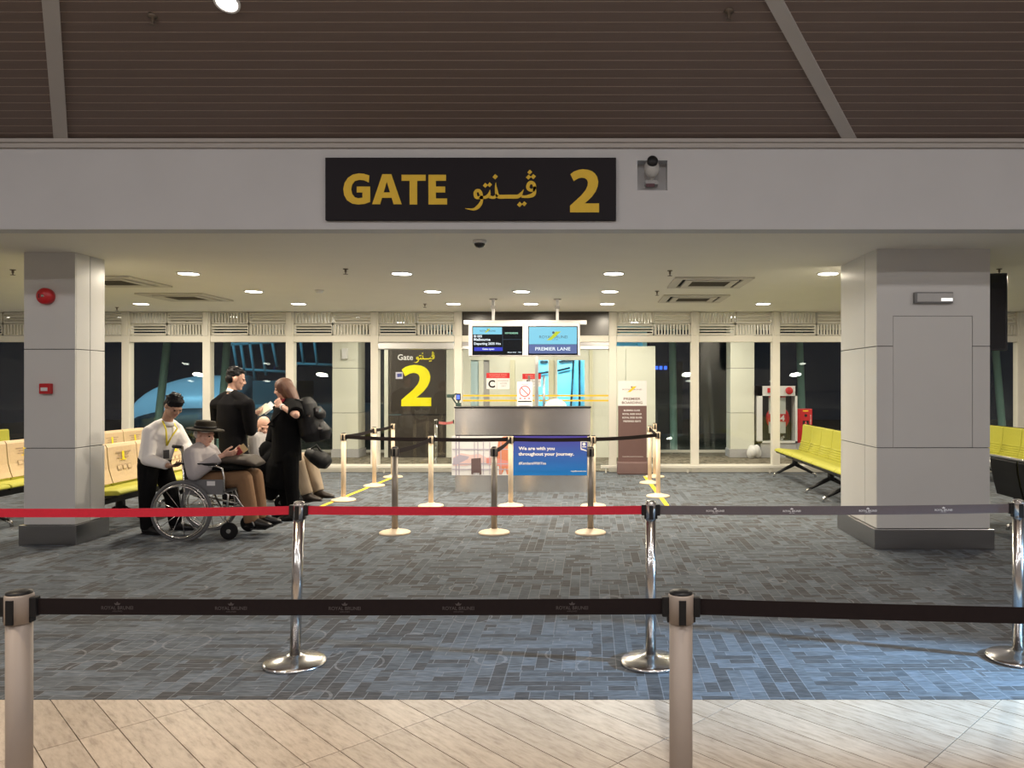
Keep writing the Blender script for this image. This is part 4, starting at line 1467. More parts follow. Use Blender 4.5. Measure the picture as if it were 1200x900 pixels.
# ================================================================ IN THE CORRIDOR
for k, x in enumerate((-11.0, -8.9, -6.7, -4.4, -1.9, 0.4, 2.7, 5.0, 7.4, 9.6)):
    for j, yy in enumerate((14.45, 15.75)):
        T = Matrix.Translation((x + 0.5 * j, yy, CZ))
        t = thing('corridor_downlight', (x + 0.5 * j, yy, CZ), 'round corridor downlight past the glass %s, %s' % (('by the end wall', 'past the far lime bench', 'behind the second cream bench', 'behind the white-shirted man', 'near the woman', 'above the sky-blue doors', 'behind the banner', 'by the hose cabinet', 'behind the TV', 'past the end')[k], ('nearer the gate room', 'nearer the leaning facade')[j]), 'light', 'corridor downlights')
        MB().lathe([(0.105, 0.0), (0.10, -0.010), (0.085, -0.012), (0.083, -0.004)], 20, T).build('trim_ring', RINGM, t)
        MB().lathe([(0.083, -0.010), (0.04, -0.014), (0.001, -0.015)], 20, T).build('diffuser', GLOW, t)
HY = KY - 0.05
q = thing('hose_cabinet', (wx(911, HY), HY, 0), 'white glazed fire hose cabinet with red reel, behind the glass', 'cabinet')
xa, xb, za, zb = wx(887.5, HY), wx(934.5, HY), hz(519, HY), hz(452.3, HY)
mb = MB().box(xa, HY, za, wx(893.5, HY), HY + 0.35, zb).box(wx(932, HY), HY, za, xb, HY + 0.35, zb).box(xa, HY, hz(464, HY), xb, HY + 0.35, zb).box(xa, HY, za, xb, HY + 0.35, hz(517, HY))
MB().box(xa, HY + 0.33, za, xb, HY + 0.36, zb).build('dark_back', mat('cabinet_dark', (0.05, 0.05, 0.045), 0.7), q)
mb.build('cabinet_frame', PWHITE, q)
MB().box(wx(892, HY), HY + 0.02, 0, wx(934, HY), HY + 0.34, za).build('plinth', PGREY, q)
c = at(911.5, 490, HY + 0.14)
MB().tube([(c.x + 0.2 * math.cos(t * PI / 12), HY + 0.16, c.z + 0.2 * math.sin(t * PI / 12)) for t in range(24)], 0.055, 10, closed=True).build('hose_reel', REDP, q)
MB().box(wx(902, HY), HY + 0.09, hz(508, HY), wx(922, HY), HY + 0.10, hz(465, HY)).build('label_sheet', mat('label_grey', (0.52, 0.53, 0.52), 0.5), q)
MB().box(wx(902, HY), HY + 0.082, hz(494.5, HY), wx(922, HY), HY + 0.09, hz(485.3, HY)).build('red_label', REDP, q)
MB().box(wx(902, HY), HY + 0.082, hz(466, HY), wx(922, HY), HY + 0.09, hz(464.5, HY)).build('red_strip', REDP, q)
mb = MB()
text_px(mb, '4', 914.3, 486.6, 919.6, 493.4, HY + 0.08, 0.03)
mb.build('white_number', PWHITE, q)
MB().box(wx(893.5, HY), HY + 0.01, hz(517, HY), wx(932, HY), HY + 0.016, hz(464, HY)).build('glass_door', GLASS, q)
c = at(924.7, 457.8, HY)
MB().lathe([(0.078, 0), (0.078, 0.03), (0.06, 0.045), (0.001, 0.05)], 20, Matrix.Translation((c.x, HY, c.z)) @ Matrix.Rotation(PI / 2, 4, 'X')).build('bell', REDP, q)
c = at(902, 457.5, HY)
MB().box(c.x - 0.05, HY - 0.03, c.z - 0.05, c.x + 0.05, HY, c.z + 0.05).build('call_button', REDP, q, bevel=0.006)
c = at(917.5, 515, HY)
MB().tube([(c.x, HY + 0.1, hz(517, HY)), (c.x, HY + 0.1, hz(513, HY)), (c.x + 0.05, HY + 0.1, hz(512, HY))], 0.03, 8).build('valve', CHROME, q)
q = thing('extinguisher_cabinet', (wx(944, HY), HY, 0), 'red extinguisher cabinet on a low grey block beside the hose cabinet', 'cabinet')
MB().box(wx(934.6, HY), HY + 0.03, 0, wx(953, HY), HY + 0.34, hz(519.3, HY)).build('grey_block', PGREY, q)
xa, xb, za, zb = wx(935.2, HY), wx(952.7, HY), hz(519.2, HY), hz(479.2, HY)
MB().box(xa, HY + 0.05, za, xb, HY + 0.3, zb).build('case', REDP, q, bevel=0.008)
MB().box(wx(941.3, HY), HY + 0.044, hz(513, HY), wx(948.6, HY), HY + 0.05, hz(493, HY)).build('dark_window', BLACK, q)
MB().lathe([(0.04, hz(512.5, HY)), (0.045, hz(511, HY)), (0.045, hz(498, HY)), (0.015, hz(495.5, HY)), (0.015, hz(494, HY))], 14, Matrix.Translation((wx(945, HY), HY + 0.05, 0))).build('extinguisher', REDP, q)
c = at(945, 487, HY)
MB().lathe([(0.03, 0), (0.03, 0.012)], 16, Matrix.Translation((c.x, HY + 0.05, c.z)) @ Matrix.Rotation(PI / 2, 4, 'X')).build('lock', BLACK, q)
MB().box(wx(941.6, HY), HY + 0.046, hz(482.3, HY), wx(948, HY), HY + 0.05, hz(481, HY)).build('yellow_label', YTAPE, q)
mb = MB()
for i, chh in enumerate('EXTINGUISHER'):
    text_px(mb, chh, 949.4, 486.3 + 1.85 * i, 950.6, 487.7 + 1.85 * i, HY + 0.048, 0.02)
mb.build('white_lettering', PWHITE, q, kind='stuff')
mb = MB()
for k in range(6):
    a = k * 1.05
    mb.ell((wx(884, 16.0) + 0.07 * math.cos(a), 16.02 + 0.05 * math.sin(a), 0.11 + 0.03 * (k % 3)), (0.085, 0.08, 0.105 + 0.015 * (k % 2)))
tag(mb.build('rubbish_bag', PWHITE), 'crumpled white bag on the corridor carpet by the far column', 'bag')
c = at(404.8, 414.5, KY)
tag(MB().box(c.x - 0.055, KY - 0.07, c.z - 0.11, c.x + 0.055, KY, c.z + 0.11).box(c.x - 0.03, KY - 0.075, c.z - 0.07, c.x + 0.03, KY - 0.07, c.z - 0.02).build('wall_light_box', PWHITE, bevel=0.01), 'small white wall box high on the corridor column behind the woman', 'box')  # plain unlit box standing for the wall light on this column

# ================================================================ QUEUE BARRIERS
SH = 0.89


def stanchion(name, r, base_r, post_m, base_m, head_m, dome=0.045):
    t = thing(name, (0, 0, 0), local=True)
    MB().lathe([(base_r, 0.0), (base_r, 0.014), (base_r * 0.93, 0.022), (base_r * 0.5, dome * 0.75), (r * 1.7, dome), (r * 1.2, dome + 0.008)], 36).build('base', base_m, t)
    MB().lathe([(r, dome), (r, SH - 0.085)], 24).build('post', post_m, t)
    h = MB().lathe([(r * 1.10, SH - 0.09), (r * 1.10, SH - 0.006), (r * 1.02, SH)], 24).build('head', head_m, t)
    for k in range(4):
        a = k * PI / 2
        M = Matrix.Rotation(a, 4, 'Z')
        MB().box(-0.011, -r * 1.10 - 0.004, SH - 0.088, 0.011, -r * 0.9, SH - 0.012, M).build('belt_slot', BLACK, h)
    MB().lathe([(r * 1.02, SH - 0.002), (r * 1.0, SH + 0.006), (r * 0.6, SH + 0.011), (0.001, SH + 0.012)], 24).build('cap', BLACK if head_m != CHROME else CHROME, h)
    return t


P_CHROME = stanchion('barrier_post', 0.029, 0.17, CHROME, CHROME, CHROME)
P_FRONT = stanchion('barrier_post', 0.0365, 0.17, POSTG, POSTG, POSTG)
P_SATIN = stanchion('barrier_post', 0.0315, 0.16, POSTD, POSTC, POSTD)
P_CREAM = stanchion('barrier_post', 0.031, 0.16, POSTC, POSTC, POSTC)
used = set()


def place_post(proto, x, y, label, tilt=0.0, group='queue barrier posts'):
    o = copy_tree(proto) if proto.name in used else proto
    used.add(proto.name)
    o.location = (x, y, 0)
    o.rotation_euler = (0, tilt, 0)
    tag(o, label, 'barrier post', group)
    return o


place_post(P_FRONT, -1.80, 2.42, 'beige barrier post standing on the wood tiles, cut by the picture edge')
place_post(P_FRONT, 0.285, 2.42, 'beige barrier post on the wood tiles, joining the two black front belts')
place_post(P_FRONT, 2.55, 2.25, 'beige barrier post on the wood tiles, outside the picture')
place_post(P_FRONT, -4.0, 2.42, 'beige barrier post on the wood tiles, far outside the picture')
place_post(P_CHROME, -1.64, 4.26, 'chrome barrier post joining the two red belts, leaning slightly', math.radians(1.6))
place_post(P_CHROME, 0.335, 4.27, 'chrome barrier post where the red belt meets the grey belt')
place_post(P_CHROME, 2.41, 4.33, 'chrome barrier post ending the grey belt near the black bench backs')
place_post(P_CHROME, -3.75, 4.2, 'chrome barrier post holding the far end of the red belt')
R3, R4 = 7.97, 9.72
for x, l in ((-2.03, 'grey barrier post with cream base, furthest from the banner in the middle row'), (-1.0, 'grey barrier post with cream base in front of the counter, middle of three'), (0.0, 'grey barrier post with cream base at the end of the counter, nearest the banner side')):
    place_post(P_SATIN, x, R3, l)
for x, l in ((-2.02, 'cream barrier post in front of the brown gate panel, between belts'), (-1.01, 'cream barrier post dividing the two counter adverts'), (0.035, 'cream barrier post half hidden behind a grey post at the counter end')):
    place_post(P_CREAM, x, R4, l)
for y, l in ((10.2, 'cream barrier post nearest the second wheelchair on the yellow tape'), (11.65, 'cream barrier post second from the wheelchairs along the yellow tape'), (12.75, 'cream barrier post closest to the gate panel door on the yellow tape')):
    place_post(P_CREAM, -3.28, y, l)
for x, y, l in ((0.93, 10.57, 'cream barrier post nearest the camera beside the brown banner'), (0.925, 12.0, 'cream barrier post right beside the banner plinth'), (1.07, 12.78, 'cream barrier post furthest back by the banner, next to the glass')):
    place_post(P_CREAM, x, y, l)
place_post(P_CHROME, -2.86, 14.2, 'chrome barrier post behind the door glass beside the counter')
place_post(P_CHROME, -2.52, 14.35, 'chrome barrier post behind the glass, mostly hidden by the counter')


def belt(p, q, m, label, r=0.034, sag=0.012, h=0.048, marks=None, markm=None, z=None, group='queue barrier belts', d0=0.0, start=0.2):
    """p, q: (x, y[, z]) of the two posts"""
    z = z or SH - 0.040
    P = Vector((p[0], p[1], p[2] if len(p) > 2 else z))
    Q = Vector((q[0], q[1], q[2] if len(q) > 2 else z))
    d = (Q - P)
    L = math.hypot(d.x, d.y)
    ang = math.atan2(d.y, d.x)
    M = Matrix.Translation(P) @ Matrix.Rotation(ang, 4, 'Z')
    dz = d.z
    n = 16

    def zz(u):
        return dz * u / L - 4 * sag * (u / L) * (1 - u / L)
    vs = []
    for k in range(n + 1):
        u = r + (L - 2 * r) * k / n
        for yy, hh in ((-0.0015, -h / 2), (-0.0015, h / 2), (0.0015, h / 2), (0.0015, -h / 2)):
            vs.append((u, yy, zz(u) + hh))
    fs = []
    for k in range(n):
        for j in range(4):
            a, b = k * 4 + j, k * 4 + (j + 1) % 4
            fs.append((a, a + 4, b + 4, b))
    fs += [(0, 1, 2, 3), (n * 4 + 3, n * 4 + 2, n * 4 + 1, n * 4)]
    o = MB().add(vs, fs, False, M).build('barrier_belt', m)
    tag(o, label, 'belt', group)
    MB().box(r - 0.002, -0.012, zz(r) - h / 2 - 0.006, r + 0.02, 0.012, zz(r) + h / 2 + 0.006, M).build('belt_clip', BLACK, o, bevel=0.003)
    MB().box(L - r - 0.02, -0.012, zz(L) - h / 2 - 0.006, L - r + 0.002, 0.012, zz(L) + h / 2 + 0.006, M).build('belt_clip', BLACK, o, bevel=0.003)
    if marks:
        mb = MB()
        u = start
        while u < L - 0.15:
            z0_ = zz(u)
            text_into(mb, 'ROYAL BRUNEI', u - 0.05, z0_ - 0.008, u + 0.05, z0_ + 0.003, -0.0022, 0.01, M)
            text_into(mb, 'AIRLINES', u - 0.016, z0_ - 0.0155, u + 0.016, z0_ - 0.011, -0.0022, 0.0, M)
            mb.prism([(u - 0.006, z0_ + 0.006), (u + 0.006, z0_ + 0.006), (u + 0.010, z0_ + 0.012), (u + 0.004, z0_ + 0.011), (u, z0_ + 0.017), (u - 0.004, z0_ + 0.011), (u - 0.010, z0_ + 0.012)], -0.0022, -0.0016, M)
            u += marks
        mb.build('belt_lettering', markm, o, kind='stuff')
    return o


belt((-1.80, 2.42), (0.285, 2.42), BELTB, 'long black belt across the front over the wood tiles', 0.04, 0.004, 0.05, 0.358, PFAINT, start=0.31)
belt((0.285, 2.42), (2.55, 2.25), BELTB, 'black front belt running on from the beige post past the bluish carpet', 0.04, 0.006, 0.05)
belt((-4.0, 2.42), (-1.80, 2.42), BELTB, 'short visible end of a black front belt at the picture edge', 0.04, 0.004, 0.05)
belt((-1.64 + 0.022, 4.26), (0.335, 4.27), RED, 'red belt between two chrome posts in front of the counter', 0.032, 0.006, 0.047)
belt((-3.75, 4.2), (-1.64 + 0.022, 4.26), RED, 'red belt passing in front of the narrow column and the wheelchairs', 0.032, 0.01, 0.047)
belt((0.335, 4.27), (2.41, 4.33), BELTG, 'grey printed belt passing in front of the wide column', 0.032, 0.008, 0.050, 0.43, PWHITE, start=0.36)
belt((-2.03, R3), (-2.02, R4), BELTB, 'black belt linking a grey post to the cream post behind, far from the banner', 0.034, 0.02)
belt((-1.0, R3), (-1.01, R4), BELTB, 'black belt running back to the cream post between the adverts', 0.034, 0.02)
belt((0.0, R3), (0.035, R4), BELTB, 'black belt running back at the end of the counter', 0.034, 0.02)
belt((-3.28, 10.2), (-2.02, R4), BELTB, 'black belt from the wheelchair corner post to the gate panel post', 0.034, 0.012)
belt((-2.02, R4), (-1.01, R4), BELTB, 'black belt across the red photo advert of the counter', 0.034, 0.008)
belt((-1.01, R4), (0.035, R4), BELTB, 'black belt across the blue advert of the counter', 0.034, 0.008)
belt((0.035, R4), (0.93, 10.57), BELTB, 'black belt across the brown banner', 0.034, 0.012)
belt((-3.28, 10.2), (-3.28, 11.65), BELTB, 'black belt along the yellow tape, nearer length', 0.034, 0.015)
belt((-3.28, 11.65), (-3.28, 12.75), BELTB, 'black belt along the yellow tape, length nearest the glass', 0.034, 0.015)
belt((0.93, 10.57), (0.925, 12.0), BELTB, 'black belt between the cream posts beside the banner', 0.034, 0.012)
belt((-2.86, 14.2), (-2.52, 14.35), mat('pale_red_belt', (0.75, 0.2, 0.2), 0.7), 'short pinkish red belt behind the door glass', 0.032, 0.03)
for (x0_, y0_, x1_, y1_, lab) in ((-3.42, 9.5, -3.27, 13.0, 'yellow floor tape under the cream posts near the wheelchairs'), (0.98, 9.6, 0.915, 12.9, 'yellow floor tape under the cream posts by the banner')):
    w = 0.03
    tag(MB().add([(x0_ - w, y0_, 0), (x0_ + w, y0_, 0), (x1_ + w, y1_, 0), (x1_ - w, y1_, 0), (x0_ - w, y0_, 0.002), (x0_ + w, y0_, 0.002), (x1_ + w, y1_, 0.002), (x1_ - w, y1_, 0.002)],
                 [(3, 2, 1, 0), (4, 5, 6, 7), (0, 1, 5, 4), (1, 2, 6, 5), (2, 3, 7, 6), (3, 0, 4, 7)]).build('floor_tape', YTAPE), lab, 'tape')

# ================================================================ WAITING BENCHES
SP = 0.55


def bench(n, covers, label, x, y, rz, shell_only=False, group='lime waiting benches'):
    """row of seats along local y, facing local +x"""
    t = thing('waiting_bench', (0, 0, 0), local=True)
    for k in range(n):
        c = (k - (n - 1) / 2) * SP
        a, b = c - SP / 2 + 0.008, c + SP / 2 - 0.008
        MB().prism([(0.27, 0.405), (0.262, 0.43), (0.235, 0.447), (0.16, 0.447), (0.0, 0.432), (-0.14, 0.425), (-0.19, 0.43), (-0.19, 0.39), (0.0, 0.385), (0.24, 0.395)], a, b).build('seat_cushion', LIME, t, bevel=0.012)
        mb = MB().prism([(-0.150, 0.43), (-0.172, 0.50), (-0.20, 0.60), (-0.215, 0.74), (-0.222, 0.84), (-0.235, 0.862), (-0.262, 0.858), (-0.272, 0.83), (-0.262, 0.70), (-0.235, 0.55), (-0.2, 0.42)], a, b)
        br = mb.build('backrest', LIME, t, bevel=0.012)
        for zr_, xr_ in ((0.47, -0.163), (0.505, -0.174), (0.54, -0.184), (0.575, -0.193)):
            MB().tube([(xr_, a + 0.02, zr_), (xr_, b - 0.02, zr_)], 0.011, 6).build('back_rib', LIME, br)
        MB().prism([(-0.206, 0.40), (-0.243, 0.55), (-0.27, 0.70), (-0.28, 0.83), (-0.268, 0.866), (-0.285, 0.866), (-0.297, 0.83), (-0.287, 0.70), (-0.26, 0.55), (-0.222, 0.38), (-0.1, 0.365), (0.24, 0.375), (0.24, 0.393), (0.0, 0.383), (-0.19, 0.388)], a + 0.01, b - 0.01).build('seat_shell', BLACK, t)
        if covers:
            a2, b2 = c - 0.267, c + 0.267
            cv = MB().prism([(-0.140, 0.455), (-0.163, 0.52), (-0.188, 0.61), (-0.203, 0.74), (-0.210, 0.845), (-0.228, 0.877), (-0.285, 0.877), (-0.305, 0.84), (-0.300, 0.62), (-0.296, 0.62), (-0.297, 0.83), (-0.28, 0.868), (-0.24, 0.866), (-0.219, 0.84), (-0.211, 0.74), (-0.196, 0.61), (-0.17, 0.52), (-0.15, 0.455)], a2, b2).build('seat_cover', COVER, t)
            # faint printed notice on the cover
            pr = MB()
            py = MB()
            for (u0, u1, za, zb, yel) in ((-0.14, 0.14, 0.775, 0.787, 0), (-0.10, 0.10, 0.745, 0.757, 0), (-0.12, 0.10, 0.715, 0.727, 0), (-0.06, 0.05, 0.69, 0.70, 1), (-0.02, 0.02, 0.70, 0.79, 1), (-0.13, -0.05, 0.585, 0.64, 0), (-0.03, 0.04, 0.585, 0.64, 0), (0.06, 0.13, 0.585, 0.64, 0)):
                def fx(z):
                    return -0.1995 - (z - 0.74) * 0.07 if z > 0.74 else -0.1848 - (z - 0.61) * 0.115 if z > 0.61 else -0.1565 - (z - 0.52) * 0.3
                vs = [(fx(za) + 0.003, c + u0, za), (fx(za) + 0.003, c + u1, za), (fx(zb) + 0.003, c + u1, zb), (fx(zb) + 0.003, c + u0, zb)]
                tgt = py if yel else pr
                tgt.add(vs, [(0, 1, 2, 3)])
                if za < 0.6:
                    h_ = 0.008
                    vs2 = [(fx(za + h_) + 0.0045, c + u0 + h_, za + h_), (fx(za + h_) + 0.0045, c + u1 - h_, za + h_), (fx(zb - h_) + 0.0045, c + u1 - h_, zb - h_), (fx(zb - h_) + 0.0045, c + u0 + h_, zb - h_)]
                    cv2 = MB().add(vs2, [(0, 1, 2, 3)]).build('print_square', COVER, cv)
            pr.build('brown_print', mat('cover_print', (0.42, 0.30, 0.2), 0.8), cv, kind='stuff')
            py.build('yellow_print', YTAPE, cv, kind='stuff')
    half = n * SP / 2
    MB().box(-0.03, -half, 0.29, 0.07, half, 0.345).build('beam', BLACK, t, bevel=0.006)
    for s in (-1, 1):
        yy = s * (half - (0.42 if n > 2 else 0.3))
        lg = MB().box(-0.05, yy - 0.05, 0.335, 0.1, yy + 0.05, 0.375).tube([(0.02, yy, 0.31), (0.02, yy, 0.20)], [0.045, 0.05], 12)
        for q in (-1, 1):
            lg.tube([(0.02, yy, 0.22), (0.02 + q * 0.16, yy, 0.14), (0.02 + q * 0.31, yy, 0.062)], [0.034, 0.027, 0.02], 8)
        l = lg.build('leg', BLACK, t)
        for q in (-1, 1):
            MB().tube([(0.02 + q * 0.285, yy, 0.073), (0.02 + q * 0.335, yy, 0.05), (0.02 + q * 0.345, yy, 0.0)], [0.021, 0.021, 0.017], 8).build('foot_tip', CHROME, l)
    for yy in [(k - n / 2) * SP for k in range(n + 1)]:
        MB().tube([(-0.2, yy, 0.40), (0.0, yy, 0.36), (0.1, yy, 0.352)], 0.012, 6).build('seat_bracket', ALU, t)
    if shell_only:
        MB().tube([(-0.295, -half, 0.872), (-0.295, half, 0.872)], 0.017, 8).build('top_tube', ALU, t)
        for s in (-1, 1):
            MB().tube([(-0.29, s * half, 0.875), (-0.27, s * half, 0.70), (-0.12, s * half, 0.42), (0.02, s * half, 0.36)], 0.014, 8).build('end_tube', ALU, t)
        t.scale = (1, 1, 0.87)
    t.location = (x, y, 0)
    t.rotation_euler = (0, 0, rz)
    tag(t, label, 'bench', group)
    return t


bench(4, True, 'bench with cream printed covers beside the narrow column, behind the white-shirted man', -5.13, 9.03, 0)
bench(4, True, 'bench with cream printed covers in the second row behind the narrow column', -6.65, 9.02, 0)
bench(3, True, 'far end bench with one cream cover peeping above the white-shirted man', -6.65, 11.0, 0)
bench(4, False, 'uncovered lime bench at the far window beyond the narrow column', -8.7, 10.7, 0)
bench(5, False, 'lime bench facing the counter side, next to the windows', 3.42, 11.82, PI)
bench(4, False, 'lime bench reaching behind the wide column', 3.42, 9.40, PI)
bench(5, False, 'lime bench past the wide column under the hanging television', 6.45, 11.6, PI)
bench(3, False, 'bench seen from its black back beyond the wide column', 4.75, 7.75, 0, True)

# ================================================================ WHEELCHAIRS
GREYV = mat('grey_vinyl', (0.15, 0.15, 0.155), 0.55)
TYRE = mat('grey_tyre', (0.11, 0.11, 0.115), 0.7)


def wheelchair(label, x, y, rz):
    t = thing('wheelchair', (0, 0, 0), local=True)
    tag(t, label, 'wheelchair', 'wheelchairs')
    AX, WR = -0.2, 0.29
    for s in (-1, 1):
        yy = s * 0.285
        w = MB().tube([(AX + WR * math.cos(a * PI / 20), yy, WR + WR * math.sin(a * PI / 20)) for a in range(40)], 0.017, 8, closed=True, wide=(0, 1, 0)).build('wheel', TYRE, t)
        MB().tube([(AX + (WR - 0.035) * math.cos(a * PI / 20), yy + s * 0.035, WR + (WR - 0.035) * math.sin(a * PI / 20)) for a in range(40)], 0.009, 6, closed=True, wide=(0, 1, 0)).build('push_rim', CHROME, w)
        MB().tube([(AX + (WR - 0.022) * math.cos(a * PI / 20), yy, WR + (WR - 0.022) * math.sin(a * PI / 20)) for a in range(40)], 0.010, 6, closed=True, wide=(0, 1, 0)).build('rim', CHROME, w)
        MB().tube([(AX, yy - 0.03, WR), (AX, yy + 0.03, WR)], 0.028, 12).build('hub', CHROME, w)
        for k in range(12):
            a = k * PI / 6
            MB().tube([(AX, yy, WR), (AX + (WR - 0.025) * math.cos(a + 0.12), yy, WR + (WR - 0.025) * math.sin(a + 0.12))], 0.004, 5).build('spoke', CHROME, w)
        # caster
        cy = s * 0.22
        c = MB().lathe([(0.055, -0.013), (0.083, -0.016), (0.085, 0.0), (0.083, 0.016), (0.055, 0.013)], 20, Matrix.Translation((0.24, cy, 0.085)) @ Matrix.Rotation(PI / 2, 4, 'X')).build('caster', BLACKM, t)
        MB().lathe([(0.022, -0.018), (0.022, 0.018)], 10, Matrix.Translation((0.24, cy, 0.085)) @ Matrix.Rotation(PI / 2, 4, 'X')).build('hub', CHROME, c)
        MB().tube([(0.235, cy - s * 0.024, 0.085), (0.215, cy - s * 0.024, 0.18), (0.20, cy, 0.2), (0.20, cy, 0.3)], 0.010, 6).build('fork', CHROME, c)
        # frame of this side
        f = MB().tube([(-0.20, s * 0.225, 0.22), (-0.20, s * 0.225, 0.48), (-0.225, s * 0.225, 0.93)], 0.012, 8)
        f.tube([(-0.20, s * 0.225, 0.29), (0.05, s * 0.225, 0.26), (0.22, s * 0.225, 0.27)], 0.012, 8)
        f.tube([(-0.20, s * 0.225, 0.47), (0.20, s * 0.225, 0.47), (0.235, s * 0.225, 0.45), (0.22, s * 0.225, 0.27)], 0.012, 8)
        f.tube([(AX, s * 0.225, WR), (AX, s * 0.27, WR)], 0.014, 8)
        f.build('side_frame', CHROME, t)
        MB().tube([(-0.205, s * 0.23, 0.71), (-0.12, s * 0.24, 0.735), (0.12, s * 0.24, 0.735), (0.18, s * 0.24, 0.71), (0.20, s * 0.24, 0.62), (0.20, s * 0.24, 0.47)], 0.011, 8).build('arm_tube', CHROME, t)
        MB().box(-0.16, s * 0.24 - 0.025, 0.74, 0.12, s * 0.24 + 0.025, 0.765).build('arm_pad', BLACK, t, bevel=0.008)
        MB().box(-0.19, s * 0.235 - 0.004, 0.45, 0.195, s * 0.235 + 0.004, 0.60).build('side_panel', GREYV, t, bevel=0.003)
        MB().tube([(-0.225, s * 0.225, 0.92), (-0.32, s * 0.225, 0.93)], 0.016, 8).build('push_handle', BLACK, t)
        g = MB().tube([(0.20, s * 0.2, 0.46), (0.29, s * 0.18, 0.43), (0.45, s * 0.14, 0.14), (0.46, s * 0.13, 0.10)], 0.011, 8).build('foot_hanger', CHROME, t)
        MB().box(0.42, s * 0.02 if s > 0 else -0.16, 0.085, 0.58, 0.16 if s > 0 else -0.02, 0.097).build('foot_plate', BLACK, g, bevel=0.004)
    MB().box(0.03, -0.243, 0.54, 0.11, -0.24, 0.585).build('asset_label', PWHITE, t)
    MB().tube([(0.18, -0.22, 0.28), (-0.16, 0.22, 0.46)], 0.011, 8).tube([(0.18, 0.22, 0.28), (-0.16, -0.22, 0.46)], 0.011, 8).build('cross_brace', CHROME, t)
    MB().box(-0.2, -0.22, 0.462, 0.21, 0.22, 0.485).build('seat_sling', GREYV, t, bevel=0.006)
    MB().box(-0.225, -0.22, 0.50, -0.205, 0.22, 0.88).build('back_sling', GREYV, t, bevel=0.006)
    t.location = (x, y, 0)
    t.rotation_euler = (0, 0, rz)
    return t


WC1 = Matrix.Translation((-3.84, 7.87, 0))
WC2A = math.radians(-14)
WC2 = Matrix.Translation((-4.0, 9.75, 0)) @ Matrix.Rotation(WC2A, 4, 'Z')
wheelchair('wheelchair carrying the man in the wide hat', -3.84, 7.87, 0)
wheelchair('wheelchair of the bald man, partly behind the woman with backpack', -4.0, 9.75, WC2A)

# ================================================================ PEOPLE
SKIN_A = mat('skin_tan', (0.42, 0.24, 0.16), 0.55, var=0.05, scale=30)
SKIN_B = mat('skin_fair', (0.62, 0.36, 0.27), 0.55, var=0.06, scale=30)
SHIRTW = mat('white_shirt', (0.78, 0.75, 0.73), 0.8, var=0.04, scale=8, bump=0.3)
BLACKC = mat('black_cloth', (0.0065, 0.0065, 0.007), 0.9, spec=0.1, var=0.3, scale=14, bump=0.3)
SUITC = mat('black_suit', (0.007, 0.0065, 0.0075), 0.85, spec=0.1, var=0.3, scale=10, bump=0.2)
HAIRB = mat('black_hair', (0.008, 0.007, 0.008), 0.55, spec=0.2, var=0.4, scale=60, bump=0.5)
HAIRR = mat('auburn_hair', (0.12, 0.05, 0.028), 0.5, var=0.35, scale=50, bump=0.5, stretch=(3, 3, 0.5))
HAIRW = mat('white_hair', (0.55, 0.5, 0.46), 0.7)
GREYS = mat('grey_shirt', (0.40, 0.37, 0.38), 0.85, var=0.1, scale=10, bump=0.3)
GREYH = mat('grey_hoodie', (0.42, 0.40, 0.40), 0.9, var=0.1, scale=10, bump=0.3)
TANT = mat('brown_trousers', (0.20, 0.11, 0.055), 0.85, var=0.12, scale=10, bump=0.3)
KHAKI = mat('khaki_trousers', (0.36, 0.28, 0.20), 0.85, var=0.1, scale=10, bump=0.3)
SHOE = mat('black_shoe', (0.012, 0.011, 0.011), 0.35)
SHOEB = mat('dark_brown_shoe', (0.035, 0.025, 0.02), 0.5)
EYE = mat('eye_dark', (0.02, 0.015, 0.012), 0.2)
LIP = mat('lips', (0.40, 0.15, 0.12), 0.5)
HATM = mat('olive_hat', (0.028, 0.023, 0.016), 0.8, spec=0.15, var=0.15, scale=12)


def fuse(o, voxel, it=3):
    m = o.modifiers.new('fuse', 'REMESH')
    m.mode = 'VOXEL'
    m.voxel_size = voxel
    m.use_smooth_shade = True
    s = o.modifiers.new('soft', 'SMOOTH')
    s.factor = 0.5
    s.iterations = it
    return o


def frame(fwd, up=(0, 0, 1)):
    f = Vector(fwd).normalized()
    u = Vector(up)
    u = (u - f * u.dot(f)).normalized()
    return f, u, f.cross(u)           # forward, up, right


def hand(mb, wr, d, n, thumb, curl=0.5):
    """palm, four unequal bent fingers and a thumb; d: along the hand, n: the way the palm looks, thumb: +1/-1 side"""
    d = Vector(d).normalized()
    n = Vector(n)
    n = (n - d * n.dot(d)).normalized()
    sd = d.cross(n) * thumb
    mb.tube([wr - d * 0.01, wr + d * 0.03, wr + d * 0.065, wr + d * 0.088], [0.024, 0.034, 0.040, 0.036], 14, wide=sd, ratio=[0.7, 0.45, 0.36, 0.3])
    for i, (ln, off) in enumerate(((0.072, 0.031), (0.082, 0.011), (0.077, -0.010), (0.060, -0.030))):
        p = wr + d * (0.082 - 0.004 * abs(i - 1)) + sd * off
        a, pts = 0.15, [p - d * 0.02]
        q = p
        pts.append(q)
        for s in (0.45, 0.31, 0.24):
            a += curl * (0.9 if s < 0.4 else 0.6)
            q = q + (d * math.cos(a) + n * math.sin(a)) * (ln * s)
            pts.append(q)
        mb.limb(pts, [0.009, 0.0085, 0.0082, 0.0075, 0.0065], 8)
    b = wr + d * 0.022 + sd * 0.026
    t1 = (d * 0.62 + sd * 0.66 + n * 0.35).normalized()
    t2 = (d * 0.85 + sd * 0.15 + n * 0.5).normalized()
    mb.limb([b - d * 0.01, b + t1 * 0.036, b + t1 * 0.036 + t2 * 0.030, b + t1 * 0.036 + t2 * 0.052], [0.014, 0.0115, 0.0098, 0.0075], 8)


